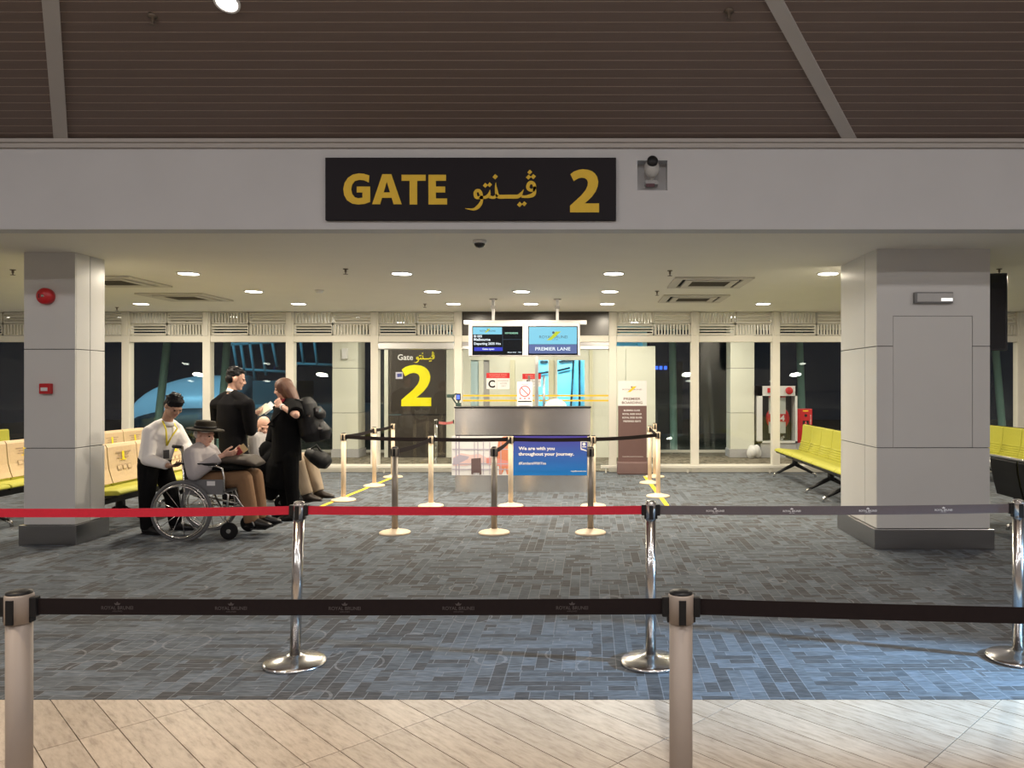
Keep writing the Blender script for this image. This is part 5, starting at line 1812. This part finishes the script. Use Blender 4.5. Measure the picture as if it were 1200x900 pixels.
def head(mb, c, fwd, up=(0, 0, 1), k=1.0):
    f, u, r = frame(fwd, up)
    ax = (r, f, u)
    c = Vector(c)

    def P(a, b, d_):
        return c + r * (a * k) + f * (b * k) + u * (d_ * k)
    mb.ell(P(0, -0.012, 0.030), (0.074 * k, 0.094 * k, 0.088 * k), ax)
    mb.ell(P(0, 0.022, -0.030), (0.060 * k, 0.068 * k, 0.082 * k), ax)
    mb.ell(P(0, 0.055, -0.088), (0.030 * k, 0.030 * k, 0.022 * k), ax)
    mb.ell(P(0, 0.072, 0.022), (0.050 * k, 0.018 * k, 0.013 * k), ax)          # brow
    mb.limb([P(0, 0.080, 0.012), P(0, 0.099, -0.020)], [0.009 * k, 0.0125 * k], 8)  # nose
    for s in (-1, 1):
        mb.ell(P(s * 0.013, 0.092, -0.028), 0.010 * k)
        mb.ell(P(s * 0.040, 0.055, -0.020), (0.024 * k, 0.024 * k, 0.024 * k), ax)  # cheek
        mb.ell(P(s * 0.076, -0.008, -0.005), (0.010 * k, 0.020 * k, 0.032 * k), ax)  # ear
    return P, ax


def face(root, P, ax, k=1.0, lipm=LIP):
    for s in (-1, 1):
        MB().ell(P(s * 0.030, 0.078, 0.002), (0.013 * k, 0.008 * k, 0.006 * k), ax, 10, 6).build('eye', EYE, root)
    MB().ell(P(0, 0.086, -0.055), (0.021 * k, 0.008 * k, 0.006 * k), ax, 10, 6).build('mouth', lipm, root)


def tufts(mb, P, ax, seed, n=70):
    """short locks lying over the skull so that the hair has a broken outline"""
    rn = random.Random(seed)
    for _ in range(n):
        a, b = rn.uniform(-PI, PI), rn.uniform(0.12, 1.5)
        if abs(a) < 1.0 and b < 0.85:
            continue
        x, y, z = math.sin(a) * math.cos(b), math.cos(a) * math.cos(b), math.sin(b)
        c = P(0.078 * x, -0.012 + 0.094 * y, 0.045 + 0.082 * z)
        dx, dy, dz = rn.uniform(-0.4, 0.4), 0.5 + rn.uniform(-0.3, 0.3), -0.6 + 0.4 * z
        t = (ax[0] * dx + ax[1] * dy + ax[2] * dz).normalized()
        mb.limb([c - t * 0.012, c + t * 0.016], [0.012, 0.006], 6)


def shoe(root, an, d, m, L=0.27):
    d = Vector((d[0], d[1], 0)).normalized()
    a = Vector((an.x, an.y, 0))
    z = an.z - 0.085
    mb = MB()
    w = Vector((-d.y, d.x, 0))
    mb.tube([a - d * 0.06 + Vector((0, 0, z + 0.045)), a - d * 0.05 + Vector((0, 0, z + 0.048)), a + d * 0.04 + Vector((0, 0, z + 0.052)), a + d * 0.12 + Vector((0, 0, z + 0.035)), a + d * (L - 0.09) + Vector((0, 0, z + 0.028)), a + d * (L - 0.06) + Vector((0, 0, z + 0.024))],
            [0.022, 0.038, 0.042, 0.048, 0.042, 0.018], 14, wide=w, ratio=[1.0, 1.1, 1.15, 0.7, 0.6, 0.6])
    mb.tube([a + Vector((0, 0, z + 0.05)), a + Vector((0, 0, z + 0.11))], [0.042, 0.044], 12)
    mb.box(-0.001, -0.001, 0, 0.001, 0.001, 0.001, Matrix.Translation(a + Vector((0, 0, z + 0.03))))
    o = fuse(mb.build('shoe', m, root), 0.008, 2)
    so = MB().tube([a - d * 0.065 + Vector((0, 0, z + 0.008)), a - d * 0.03 + Vector((0, 0, z + 0.008)), a + d * 0.12 + Vector((0, 0, z + 0.008)), a + d * (L - 0.055) + Vector((0, 0, z + 0.008))], [0.03, 0.042, 0.05, 0.026], 14, wide=w, ratio=0.18).build('sole', BLACKM, o)


def figure(label, base, J, skin, bf, sizes=None, group='people at the gate'):
    """one continuous body from the joint positions J; clothes are added as children"""
    root = thing('person', base, label, 'person')
    S = dict(torso=(0.155, 0.135, 0.155, 0.14, 0.065), flat=0.68, k=1.0)
    S.update(sizes or {})
    mb = MB()
    sax = (J['sh'][0] - J['sh'][1]).normalized()
    waist = J['pel'].lerp(J['chest'], 0.5) + Vector((0, 0, 0.0))
    up_ch = J['chest'].lerp(J['neck'], 0.6)
    mb.tube([J['pel'] - (waist - J['pel']) * 0.3, J['pel'], waist, J['chest'], up_ch, J['neck']], [S['torso'][0] * 0.85, S['torso'][0], S['torso'][1], S['torso'][2], S['torso'][3], S['torso'][4]], 20, wide=sax, ratio=[S['flat']] * 5 + [1.0])
    f, u, r = frame(J['fwd'], J.get('up', (0, 0, 1)))
    hb = J['head'] - u * 0.06 - f * 0.02
    mb.limb([J['neck'] - Vector((0, 0, 0.03)), J['neck'], hb], [0.058, 0.055, 0.052])
    P, ax = head(mb, J['head'], J['fwd'], J.get('up', (0, 0, 1)), S['k'])
    for i in (0, 1):
        mb.limb([up_ch.lerp(J['sh'][i], 0.6), J['sh'][i], J['el'][i], J['wr'][i]], [0.06, 0.052, 0.038, 0.026])
        hd = J['hd'][i]
        hand(mb, J['wr'][i], hd[0], hd[1], hd[2], hd[3])
        mb.limb([J['hip'][i], J['kn'][i], J['an'][i]], [0.085, 0.055, 0.038])
        mb.ell(J['an'][i] + Vector((J['toe'][i][0], J['toe'][i][1], 0)).normalized() * 0.03 - Vector((0, 0, 0.035)), (0.03, 0.03, 0.018))
    fuse(mb.build('body', skin, root), 0.0052, 2)
    face(root, P, ax, S['k'])
    return root, P, ax, sax, waist, up_ch


def trousers(root, J, sax, m, r=(0.155, 0.10, 0.072, 0.062), flat=0.72, hem=0.0, top=0.10):
    mb = MB()
    upv = (J['chest'] - J['pel']).normalized()
    mb.tube([J['pel'] + upv * top, J['pel'] + upv * 0.02, J['pel'] - upv * 0.06], [r[0] * 0.93, r[0], r[0] * 0.92], 20, wide=sax, ratio=flat)
    for i in (0, 1):
        a = J['an'][i] + Vector((0, 0, hem - 0.03))
        mb.limb([J['pel'].lerp(J['hip'][i], 0.9), J['hip'][i], J['hip'][i].lerp(J['kn'][i], 0.5), J['kn'][i], J['kn'][i].lerp(a, 0.5)], [r[1] * 0.9, r[1], r[1] * 0.88, r[2], r[2] * 0.95])
        mb.tube([J['kn'][i].lerp(a, 0.45), a], [r[2] * 0.95, r[3]], 14)
    return fuse(mb.build('trousers', m, root), 0.010, 3)


def top(root, J, sax, waist, up_ch, m, name, rad=(0.17, 0.16, 0.175, 0.165, 0.085), flat=0.72, low=0.06, sleeve=1.0, ra=(0.075, 0.062, 0.048), extra=None, voxel=0.009):
    mb = MB()
    upv = (J['chest'] - J['pel']).normalized()
    mb.tube([J['pel'] - upv * low, J['pel'], waist, J['chest'], up_ch, J['neck'] - upv * 0.005], list((rad[0],) + rad), 22, wide=sax, ratio=[flat] * 5 + [0.95])
    for i in (0, 1):
        mb.limb([J['neck'] + Vector((0, 0, 0.012)), J['neck'].lerp(J['sh'][i], 0.55) + Vector((0, 0, 0.022)), J['sh'][i]], [rad[4] * 0.72, 0.062, ra[0] * 0.95])
        sl = sleeve[i] if isinstance(sleeve, tuple) else sleeve
        w_ = J['el'][i].lerp(J['wr'][i], max(0.0, sl * 2 - 1)) if sl > 0.5 else J['sh'][i].lerp(J['el'][i], sl * 2)
        mb.limb([up_ch.lerp(J['sh'][i], 0.5), J['sh'][i]], [ra[0] * 1.05, ra[0]])
        if sl > 0.5:
            mb.limb([J['sh'][i], J['sh'][i].lerp(J['el'][i], 0.5), J['el'][i]], [ra[0], ra[0] * 0.92, ra[1]])
            mb.tube([J['el'][i], w_], [ra[1], ra[2]], 14)
        else:
            mb.tube([J['sh'][i], w_], [ra[0], ra[0] * 0.95], 14)
    if extra:
        extra(mb)
    return fuse(mb.build(name, m, root), voxel, 3)


def joints(Y0):
    def p(px, py, d=0.0):
        return at(px, py, Y0 + d)
    return p


# ---- attendant in a white shirt, bending over his phone
p = joints(8.05)
J = dict(pel=p(181, 541), chest=p(188, 512, -0.02), neck=p(195, 496, -0.05), head=p(203.5, 476, -0.10), fwd=(0.72, -0.42, -0.62), up=(0.35, -0.2, 0.9),
         sh=[p(176, 507, -0.17), p(206, 504, 0.15)], el=[p(173, 538, -0.24), p(218, 524, 0.10)], wr=[p(198, 546, -0.34), p(225, 538, -0.06)],
         hd=[((0.9, -0.2, 0.05), (0, 0.2, 1), -1, 0.5), ((0.6, -0.3, -0.6), (0.2, 0.2, -1), 1, 0.5)],
         hip=[p(174, 545, -0.09), p(188, 545, 0.09)], kn=[p(172, 582, -0.13), p(202, 581, 0.09)], an=[p(173, 616, -0.12), p(206, 611.5, 0.13)], toe=[(1, -0.3), (1, -0.15)])
for a, zf in zip(J['an'], (0.085, 0.085)):
    a.z = zf
base = Vector((J['pel'].x, J['pel'].y, 0))
r_, P, ax, sax, waist, upc = figure('person in white shirt and yellow lanyard bending over a phone by the wheelchair', base, J, SKIN_A, (0.85, -0.5, 0))
top(r_, J, sax, waist, upc, SHIRTW, 'shirt', (0.175, 0.185, 0.195, 0.175, 0.075), 0.74, 0.03, 0.96, (0.078, 0.068, 0.045))
trousers(r_, J, sax, BLACKC, (0.18, 0.105, 0.078, 0.066), 0.76)
for i in (0, 1):
    shoe(r_, J['an'][i], J['toe'][i], SHOE)
hb = MB()
hb.ell(P(0, -0.018, 0.048), (0.083, 0.098, 0.082), ax).ell(P(0, -0.05, 0.0), (0.076, 0.062, 0.075), ax).ell(P(0, 0.030, 0.092), (0.064, 0.052, 0.026), ax)
tufts(hb, P, ax, 5)
fuse(hb.build('hair', HAIRB, r_), 0.005, 1)
bfv = Vector((0.85, -0.52, 0)).normalized()
fc = J['chest'] + bfv * 0.145
MB().tube([J['neck'] + sax * 0.062 + bfv * 0.02 + Vector((0, 0, 0.03)), upc + sax * 0.075 + bfv * 0.145, fc + sax * 0.03 + bfv * 0.012, waist.lerp(J['chest'], 0.35) + bfv * 0.155], 0.011, 6, wide=sax, ratio=0.3).build('lanyard', mat('yellow_ribbon', (0.72, 0.60, 0.03), 0.6), r_)
MB().tube([J['neck'] - sax * 0.062 + bfv * 0.02 + Vector((0, 0, 0.03)), upc - sax * 0.07 + bfv * 0.145, fc - sax * 0.03 + bfv * 0.012, waist.lerp(J['chest'], 0.35) + bfv * 0.16], 0.011, 6, wide=sax, ratio=0.3).build('lanyard', MATS['yellow_ribbon'], r_)
MB().tube([J['neck'] + Vector((0, 0, -0.012)), J['neck'] + Vector((0.012, -0.006, 0.030))], [0.076, 0.066], 18).build('collar', SHIRTW, r_)
b = waist + bfv * 0.165
MB().box(-0.03, -0.003, -0.09, 0.03, 0.003, 0.0, Matrix.Translation(b) @ Matrix.Rotation(math.radians(58), 4, 'Z')).build('badge', mat('badge_dark', (0.03, 0.03, 0.035), 0.4), r_)
w_ = J['wr'][0]
tag(MB().box(-0.03, -0.04, -0.006, 0.115, 0.035, 0.006, Matrix.Translation(w_ + Vector((0.115, -0.03, 0.024))) @ Matrix.Rotation(-0.25, 4, 'Z') @ Matrix.Rotation(-0.12, 4, 'Y')).build('mobile_phone', BLACK, bevel=0.004), 'black mobile phone held by the white-shirted man', 'phone')

# ---- man in a black suit seen from behind, reading papers
p = joints(9.2)
J = dict(pel=p(274, 532), chest=p(271, 492), neck=p(271.5, 461, -0.01), head=p(276.5, 444.5, 0.02), fwd=(0.84, 0.42, -0.22),
         sh=[p(290, 474, -0.11), p(254, 474, 0.09)], el=[p(294, 505, -0.06), p(255, 508, 0.16)], wr=[p(297.5, 485.5, 0.10), p(294, 484, 0.30)],
         hd=[((0.75, 0.55, 0.35), (-0.4, 0.5, 0.5), -1, 0.35), ((0.8, -0.1, 0.2), (0, -0.4, 0.8), 1, 0.35)],
         hip=[p(282, 537, -0.08), p(266, 537, 0.08)], kn=[p(282, 570, -0.06), p(267, 570, 0.09)], an=[p(283, 594, -0.05), p(268, 593, 0.10)], toe=[(0.6, 0.7), (0.4, 0.9)])
for a in J['an']:
    a.z = 0.085
base = Vector((J['pel'].x, J['pel'].y, 0))
r_, P, ax, sax, waist, upc = figure('person in black suit seen from behind, reading papers by the window', base, J, SKIN_B, (0.5, 0.86, 0), dict(torso=(0.15, 0.14, 0.16, 0.15, 0.06), k=1.10))
top(r_, J, sax, waist, upc, SUITC, 'suit_jacket', (0.195, 0.185, 0.20, 0.19, 0.07), 0.66, 0.16, 0.97, (0.080, 0.064, 0.050))
trousers(r_, J, sax, SUITC, (0.165, 0.098, 0.072, 0.064))
for i in (0, 1):
    shoe(r_, J['an'][i], J['toe'][i], SHOE)
hb = MB()
hb.ell(P(0, -0.020, 0.045), (0.084, 0.100, 0.085), ax).ell(P(0, -0.055, -0.002), (0.078, 0.060, 0.070), ax).ell(P(0, 0.030, 0.092), (0.064, 0.052, 0.026), ax)
tufts(hb, P, ax, 5)
fuse(hb.build('hair', HAIRB, r_), 0.005, 1)
MB().tube([J['neck'] + Vector((-0.004, 0, 0.006)), J['neck'] + Vector((0.010, 0.004, 0.046))], [0.066, 0.060], 18).build('shirt_collar', SHIRTW, r_)
pa = J['wr'][0] + Vector((0.085, 0.06, 0.055))
for k, (dx, rz, lab, mm) in enumerate(((0.0, 0.3, 'cream paper slip in the hand of the suited man, in front', mat('paper_cream', (0.80, 0.76, 0.58), 0.8)), (0.05, 0.55, 'white folded paper behind the cream slip in the suited hand', PWHITE))):
    tag(MB().box(-0.075, -0.002, -0.05, 0.075, 0.002, 0.05, Matrix.Translation(pa + Vector((dx, 0.03 * k, 0.018 * k))) @ Matrix.Rotation(0.35, 4, 'Z') @ Matrix.Rotation(-0.5 - rz * 0.4, 4, 'Y') @ Matrix.Rotation(-0.5, 4, 'X')).build('paper_slip', mm), lab, 'paper')

# ---- woman in black with a backpack, hand at her collar
p = joints(8.8)
J = dict(pel=p(336, 530), chest=p(335, 492), neck=p(338, 471), head=p(332, 456), fwd=(-0.92, -0.28, -0.22),
         sh=[p(332, 477, 0.17), p(345, 477, -0.16)], el=[p(322, 502, 0.20), p(347, 486.5, -0.36)], wr=[p(316, 520, 0.14), p(329, 475.5, -0.22)],
         hd=[((-0.4, -0.2, -0.9), (0.8, 0, 0), -1, 0.7), ((-0.62, 0.35, 0.62), (0.1, 0.9, -0.2), 1, 0.6)],
         hip=[p(333, 535, 0.09), p(340, 535, -0.09)], kn=[p(334, 571, 0.09), p(342, 572, -0.08)], an=[p(338, 600, 0.12), p(346, 603, -0.07)], toe=[(-1, -0.1), (-1, -0.3)])
for a in J['an']:
    a.z = 0.085
base = Vector((J['pel'].x, J['pel'].y, 0))
r_, P, ax, sax, waist, upc = figure('person in loose black clothes with long auburn hair and hand raised to the collar', base, J, SKIN_B, (-0.95, -0.3, 0), dict(torso=(0.165, 0.16, 0.165, 0.14, 0.06), flat=0.8, k=0.97))


def dress(mb):
    mb.tube([J['pel'] + Vector((-0.02, 0, 0.05)), J['pel'] + Vector((-0.06, 0.02, -0.14)), J['pel'] + Vector((-0.10, 0.03, -0.34)), J['pel'] + Vector((-0.11, 0.03, -0.40))], [0.11, 0.18, 0.185, 0.15], 20, wide=sax, ratio=0.95)


top(r_, J, sax, waist, upc, BLACKC, 'black_top', (0.185, 0.178, 0.180, 0.165, 0.075), 0.86, 0.1, (0.95, 0.42), (0.088, 0.074, 0.058), dress)
trousers(r_, J, sax, BLACKC, (0.17, 0.10, 0.078, 0.070))
for i in (0, 1):
    shoe(r_, J['an'][i], J['toe'][i], SHOE, 0.25)
hb = MB()
hb.ell(P(0, -0.016, 0.046), (0.084, 0.102, 0.086), ax)
q0 = J['head']
hb.tube([q0 + Vector((0.03, 0, 0.05)), q0 + Vector((0.085, -0.02, -0.02)), q0 + Vector((0.15, -0.05, -0.12)), q0 + Vector((0.225, -0.06, -0.20))], [0.085, 0.092, 0.07, 0.018], 14, wide=(0, 1, 0), ratio=0.75)
hb.ell(P(0.055, 0.02, 0.03), (0.03, 0.055, 0.06), ax).ell(P(-0.062, 0.02, 0.02), (0.026, 0.05, 0.07), ax).ell(P(-0.068, -0.02, -0.05), (0.022, 0.05, 0.07), ax)
fuse(hb.build('hair', HAIRR, r_), 0.008, 2)
MB().tube([J['neck'] + Vector((-0.04, -0.01, 0.01)), J['neck'] + Vector((-0.055, -0.02, 0.035))], [0.055, 0.05], 14).build('red_scarf', mat('scarf_red', (0.5, 0.03, 0.05), 0.8), r_)
w_ = J['wr'][1]
MB().tube([w_.lerp(J['el'][1], 0.10), w_.lerp(J['el'][1], 0.16)], 0.033, 14).build('bangle', PWHITE, r_)
# backpack
BPM = mat('backpack_nylon', (0.008, 0.008, 0.009), 0.55, spec=0.25, var=0.3, scale=12, bump=0.3)
bc = p(364, 492, -0.02)
q = thing('backpack', (bc.x, bc.y, bc.z - 0.28), 'bulky black backpack with silver zips on the woman\'s back', 'backpack')
mb = MB()
mb.tube([bc + Vector((-0.07, 0, 0.25)), bc + Vector((-0.05, 0, 0.18)), bc + Vector((-0.01, 0, 0.0)), bc + Vector((0.04, 0, -0.16)), bc + Vector((0.05, 0, -0.25))], [0.09, 0.145, 0.165, 0.165, 0.11], 18, wide=(0, 1, 0), ratio=[0.7, 0.72, 0.8, 0.95, 0.9])
fuse(mb.build('main_bag', BPM, q), 0.012, 4)
mb = MB().tube([bc + Vector((0.06, 0, 0.14)), bc + Vector((0.105, 0, 0.06)), bc + Vector((0.12, 0, 0.01))], [0.08, 0.115, 0.08], 16, wide=(0, 1, 0), ratio=0.6)
fuse(mb.build('upper_pocket', BPM, q), 0.012, 3)
mb = MB().tube([bc + Vector((0.10, 0, -0.04)), bc + Vector((0.16, 0, -0.13)), bc + Vector((0.16, 0, -0.22))], [0.09, 0.125, 0.09], 16, wide=(0, 1, 0), ratio=0.62)
fuse(mb.build('lower_pocket', BPM, q), 0.012, 3)
for dy in (-0.11, 0.12):
    MB().tube([bc + Vector((-0.06, dy, 0.22)), J['sh'][1 if dy < 0 else 0] + Vector((0.02, 0, 0.088)), J['sh'][1 if dy < 0 else 0] + Vector((-0.10, 0.03 if dy < 0 else -0.03, 0.0)), J['chest'] + Vector((-0.15, dy * 1.2, -0.05)), J['chest'] + Vector((0.02, dy * 0.9, -0.12))], [0.03, 0.03, 0.03, 0.024, 0.02], 8, wide=(0, 1, 0), ratio=0.3).build('shoulder_strap', BPM, q)
for dx, dz in ((0.135, 0.115), (0.16, -0.085), (0.03, 0.055)):
    MB().box(bc.x + dx - 0.02, bc.y - 0.155, bc.z + dz - 0.014, bc.x + dx + 0.02, bc.y - 0.10, bc.z + dz + 0.014).build('zip_pull', CHROME, q)

# ---- man in the wide hat, sitting in the first wheelchair
def seated(Mw):
    def l(x, y, z):
        return Mw @ Vector((x, y, z))

    def dirv(x, y, z):
        return Mw.to_3x3() @ Vector((x, y, z))
    return l, dirv


l, dv = seated(WC1)
J = dict(pel=l(-0.11, 0, 0.575), chest=l(-0.145, 0, 0.76), neck=l(-0.15, 0, 0.90), head=l(-0.115, 0, 1.035), fwd=dv(0.95, -0.15, -0.28),
         sh=[l(-0.15, -0.185, 0.84), l(-0.15, 0.185, 0.84)], el=[l(-0.09, -0.25, 0.66), l(-0.06, 0.25, 0.66)], wr=[l(0.14, -0.13, 0.835), l(0.15, 0.06, 0.84)],
         hd=[(dv(0.92, 0.25, 0.1), dv(0, 0.8, 0.5), 1, 0.55), (dv(0.92, -0.2, 0.1), dv(0, -0.8, 0.5), -1, 0.55)],
         hip=[l(-0.09, -0.10, 0.565), l(-0.09, 0.10, 0.565)], kn=[l(0.34, -0.115, 0.595), l(0.35, 0.115, 0.595)], an=[l(0.41, -0.09, 0.185), l(0.42, 0.09, 0.185)], toe=[(1, -0.1), (1, 0.1)])
r_, P, ax, sax, waist, upc = figure('person with wide olive hat and grey shirt seated in the nearer wheelchair', l(-0.1, 0, 0.0), J, SKIN_B, (1, 0, 0), dict(torso=(0.16, 0.165, 0.165, 0.145, 0.06), flat=0.78))
top(r_, J, sax, waist, upc, GREYS, 'grey_shirt', (0.185, 0.195, 0.195, 0.18, 0.078), 0.82, 0.02, 0.93, (0.085, 0.072, 0.055))
trousers(r_, J, sax, TANT, (0.18, 0.105, 0.082, 0.072), 0.85)
for i in (0, 1):
    shoe(r_, J['an'][i], J['toe'][i], SHOE)
hb = MB().ell(P(0, -0.05, -0.005), (0.076, 0.055, 0.06), ax).ell(P(0, -0.01, 0.045), (0.078, 0.09, 0.06), ax)
fuse(hb.build('hair', HAIRW, r_), 0.008, 2)
hm = Matrix.Translation(P(0, -0.008, 0.055)) @ Matrix.Rotation(0.10, 4, 'Y')
ht = MB().lathe([(0.182, -0.012), (0.178, 0.0), (0.14, 0.004), (0.105, 0.010), (0.098, 0.055), (0.088, 0.082), (0.05, 0.088), (0.001, 0.082)], 32, hm).build('hat', HATM, r_)
MB().lathe([(0.106, 0.012), (0.104, 0.034)], 32, hm).build('hat_band', mat('hat_band_dark', (0.015, 0.013, 0.012), 0.6), ht)
lb = MB().tube([l(0.0, 0, 0.775), l(0.06, 0, 0.785), l(0.38, 0, 0.77), l(0.46, 0, 0.73)], [0.12, 0.17, 0.18, 0.13], 18, wide=(0, 1, 0), ratio=[0.25, 0.34, 0.32, 0.2])
tag(fuse(lb.build('lap_bag', mat('bag_olive', (0.055, 0.042, 0.032), 0.7, var=0.2, scale=9, bump=0.3)), 0.010, 3), 'flat dark olive bag resting on the hatted man\'s lap', 'bag')
lb = MB().tube([l(-0.08, -0.02, 0.70), l(0.02, -0.02, 0.715), l(0.26, -0.02, 0.71), l(0.33, -0.02, 0.69)], [0.12, 0.2, 0.2, 0.12], 18, wide=(0, 1, 0), ratio=[0.15, 0.2, 0.2, 0.12])
tag(fuse(lb.build('folded_jacket', BLACKC), 0.010, 3), 'folded black jacket under the olive bag in the nearer wheelchair', 'jacket')
pp = l(0.275, -0.04, 0.875)
tag(MB().box(-0.06, -0.003, -0.04, 0.06, 0.003, 0.04, Matrix.Translation(pp) @ Matrix.Rotation(-0.7, 4, 'Y') @ Matrix.Rotation(0.35, 4, 'Z')).build('boarding_pass', mat('paper_ochre', (0.62, 0.45, 0.22), 0.7)), 'ochre boarding pass held up by the hatted man', 'paper')
tag(MB().box(-0.05, -0.005, -0.035, 0.05, 0.005, 0.035, Matrix.Translation(pp + Vector((-0.03, -0.02, -0.02))) @ Matrix.Rotation(-0.6, 4, 'Y')).build('passport', mat('passport_red', (0.28, 0.03, 0.03), 0.6)), 'dark red passport in the hatted man\'s hands', 'passport')

# ---- bald man in the second wheelchair
l, dv = seated(WC2)
J = dict(pel=l(-0.10, 0, 0.575), chest=l(-0.15, 0, 0.76), neck=l(-0.14, 0, 0.90), head=l(-0.14, -0.05, 1.015), fwd=dv(0.72, -0.58, -0.40), up=dv(0.3, -0.1, 0.9),
         sh=[l(-0.15, -0.19, 0.85), l(-0.15, 0.19, 0.85)], el=[l(-0.08, -0.26, 0.64), l(-0.08, 0.26, 0.64)], wr=[l(0.14, -0.12, 0.68), l(0.14, 0.10, 0.69)],
         hd=[(dv(0.9, 0.3, -0.1), dv(0, 0.3, -1), 1, 0.4), (dv(0.9, -0.3, -0.1), dv(0, -0.3, -1), -1, 0.4)],
         hip=[l(-0.09, -0.10, 0.565), l(-0.09, 0.10, 0.565)], kn=[l(0.40, -0.12, 0.60), l(0.42, 0.12, 0.60)], an=[l(0.52, -0.09, 0.185), l(0.56, 0.09, 0.195)], toe=[tuple(dv(1, -0.1, 0))[:2], tuple(dv(1, 0.1, 0))[:2]])
r_, P, ax, sax, waist, upc = figure('person with bald head and grey hoodie leaning in the farther wheelchair', l(-0.1, 0, 0.0), J, SKIN_B, (1, 0, 0), dict(torso=(0.16, 0.165, 0.165, 0.145, 0.06), flat=0.78, k=1.04))
top(r_, J, sax, waist, upc, GREYH, 'grey_hoodie', (0.185, 0.195, 0.20, 0.185, 0.085), 0.82, 0.02, 0.95, (0.09, 0.075, 0.055))
trousers(r_, J, sax, KHAKI, (0.18, 0.105, 0.082, 0.072), 0.85, 0.03)
for i in (0, 1):
    shoe(r_, J['an'][i], J['toe'][i], SHOEB)
MB().tube([J['neck'] + Vector((0.02, -0.03, -0.015)), J['neck'] + Vector((0.035, -0.045, 0.015))], [0.07, 0.06], 16).build('collar', mat('collar_blue', (0.35, 0.4, 0.62), 0.8), r_)
hb = MB().ell(P(0, -0.055, -0.02), (0.080, 0.05, 0.045), ax)
fuse(hb.build('hair', HAIRW, r_), 0.008, 2)
bc = p(374, 539, 0.62)
q = thing('holdall', (bc.x, bc.y, bc.z - 0.12), 'small black bag on the knees of the bald man', 'bag')
fuse(MB().tube([bc + Vector((-0.16, 0, 0.10)), bc + Vector((-0.06, 0, 0.06)), bc + Vector((0.06, 0, -0.02)), bc + Vector((0.12, 0, -0.06))], [0.06, 0.12, 0.13, 0.08], 16, wide=(0, 1, 0), ratio=0.8).build('bag_body', BPM, q), 0.012, 4)
MB().tube([bc + Vector((-0.10, -0.03, 0.12)), bc + Vector((-0.02, -0.04, 0.19)), bc + Vector((0.07, -0.03, 0.06))], 0.012, 6).build('carry_strap', BPM, q)
cc = p(311, 546, 0.05)
q = MB()
for k in range(9):
    a = k / 8
    q.ell(cc + Vector((0.10 * math.sin(a * 9), 0.08 * math.cos(a * 7), 0.17 - 0.46 * a)), (0.105 - 0.02 * a, 0.10, 0.12))
tag(fuse(q.build('black_coat', BLACKC), 0.012, 4), 'black coat bundled over the woman\'s arm, hanging beside the wheelchair', 'coat')
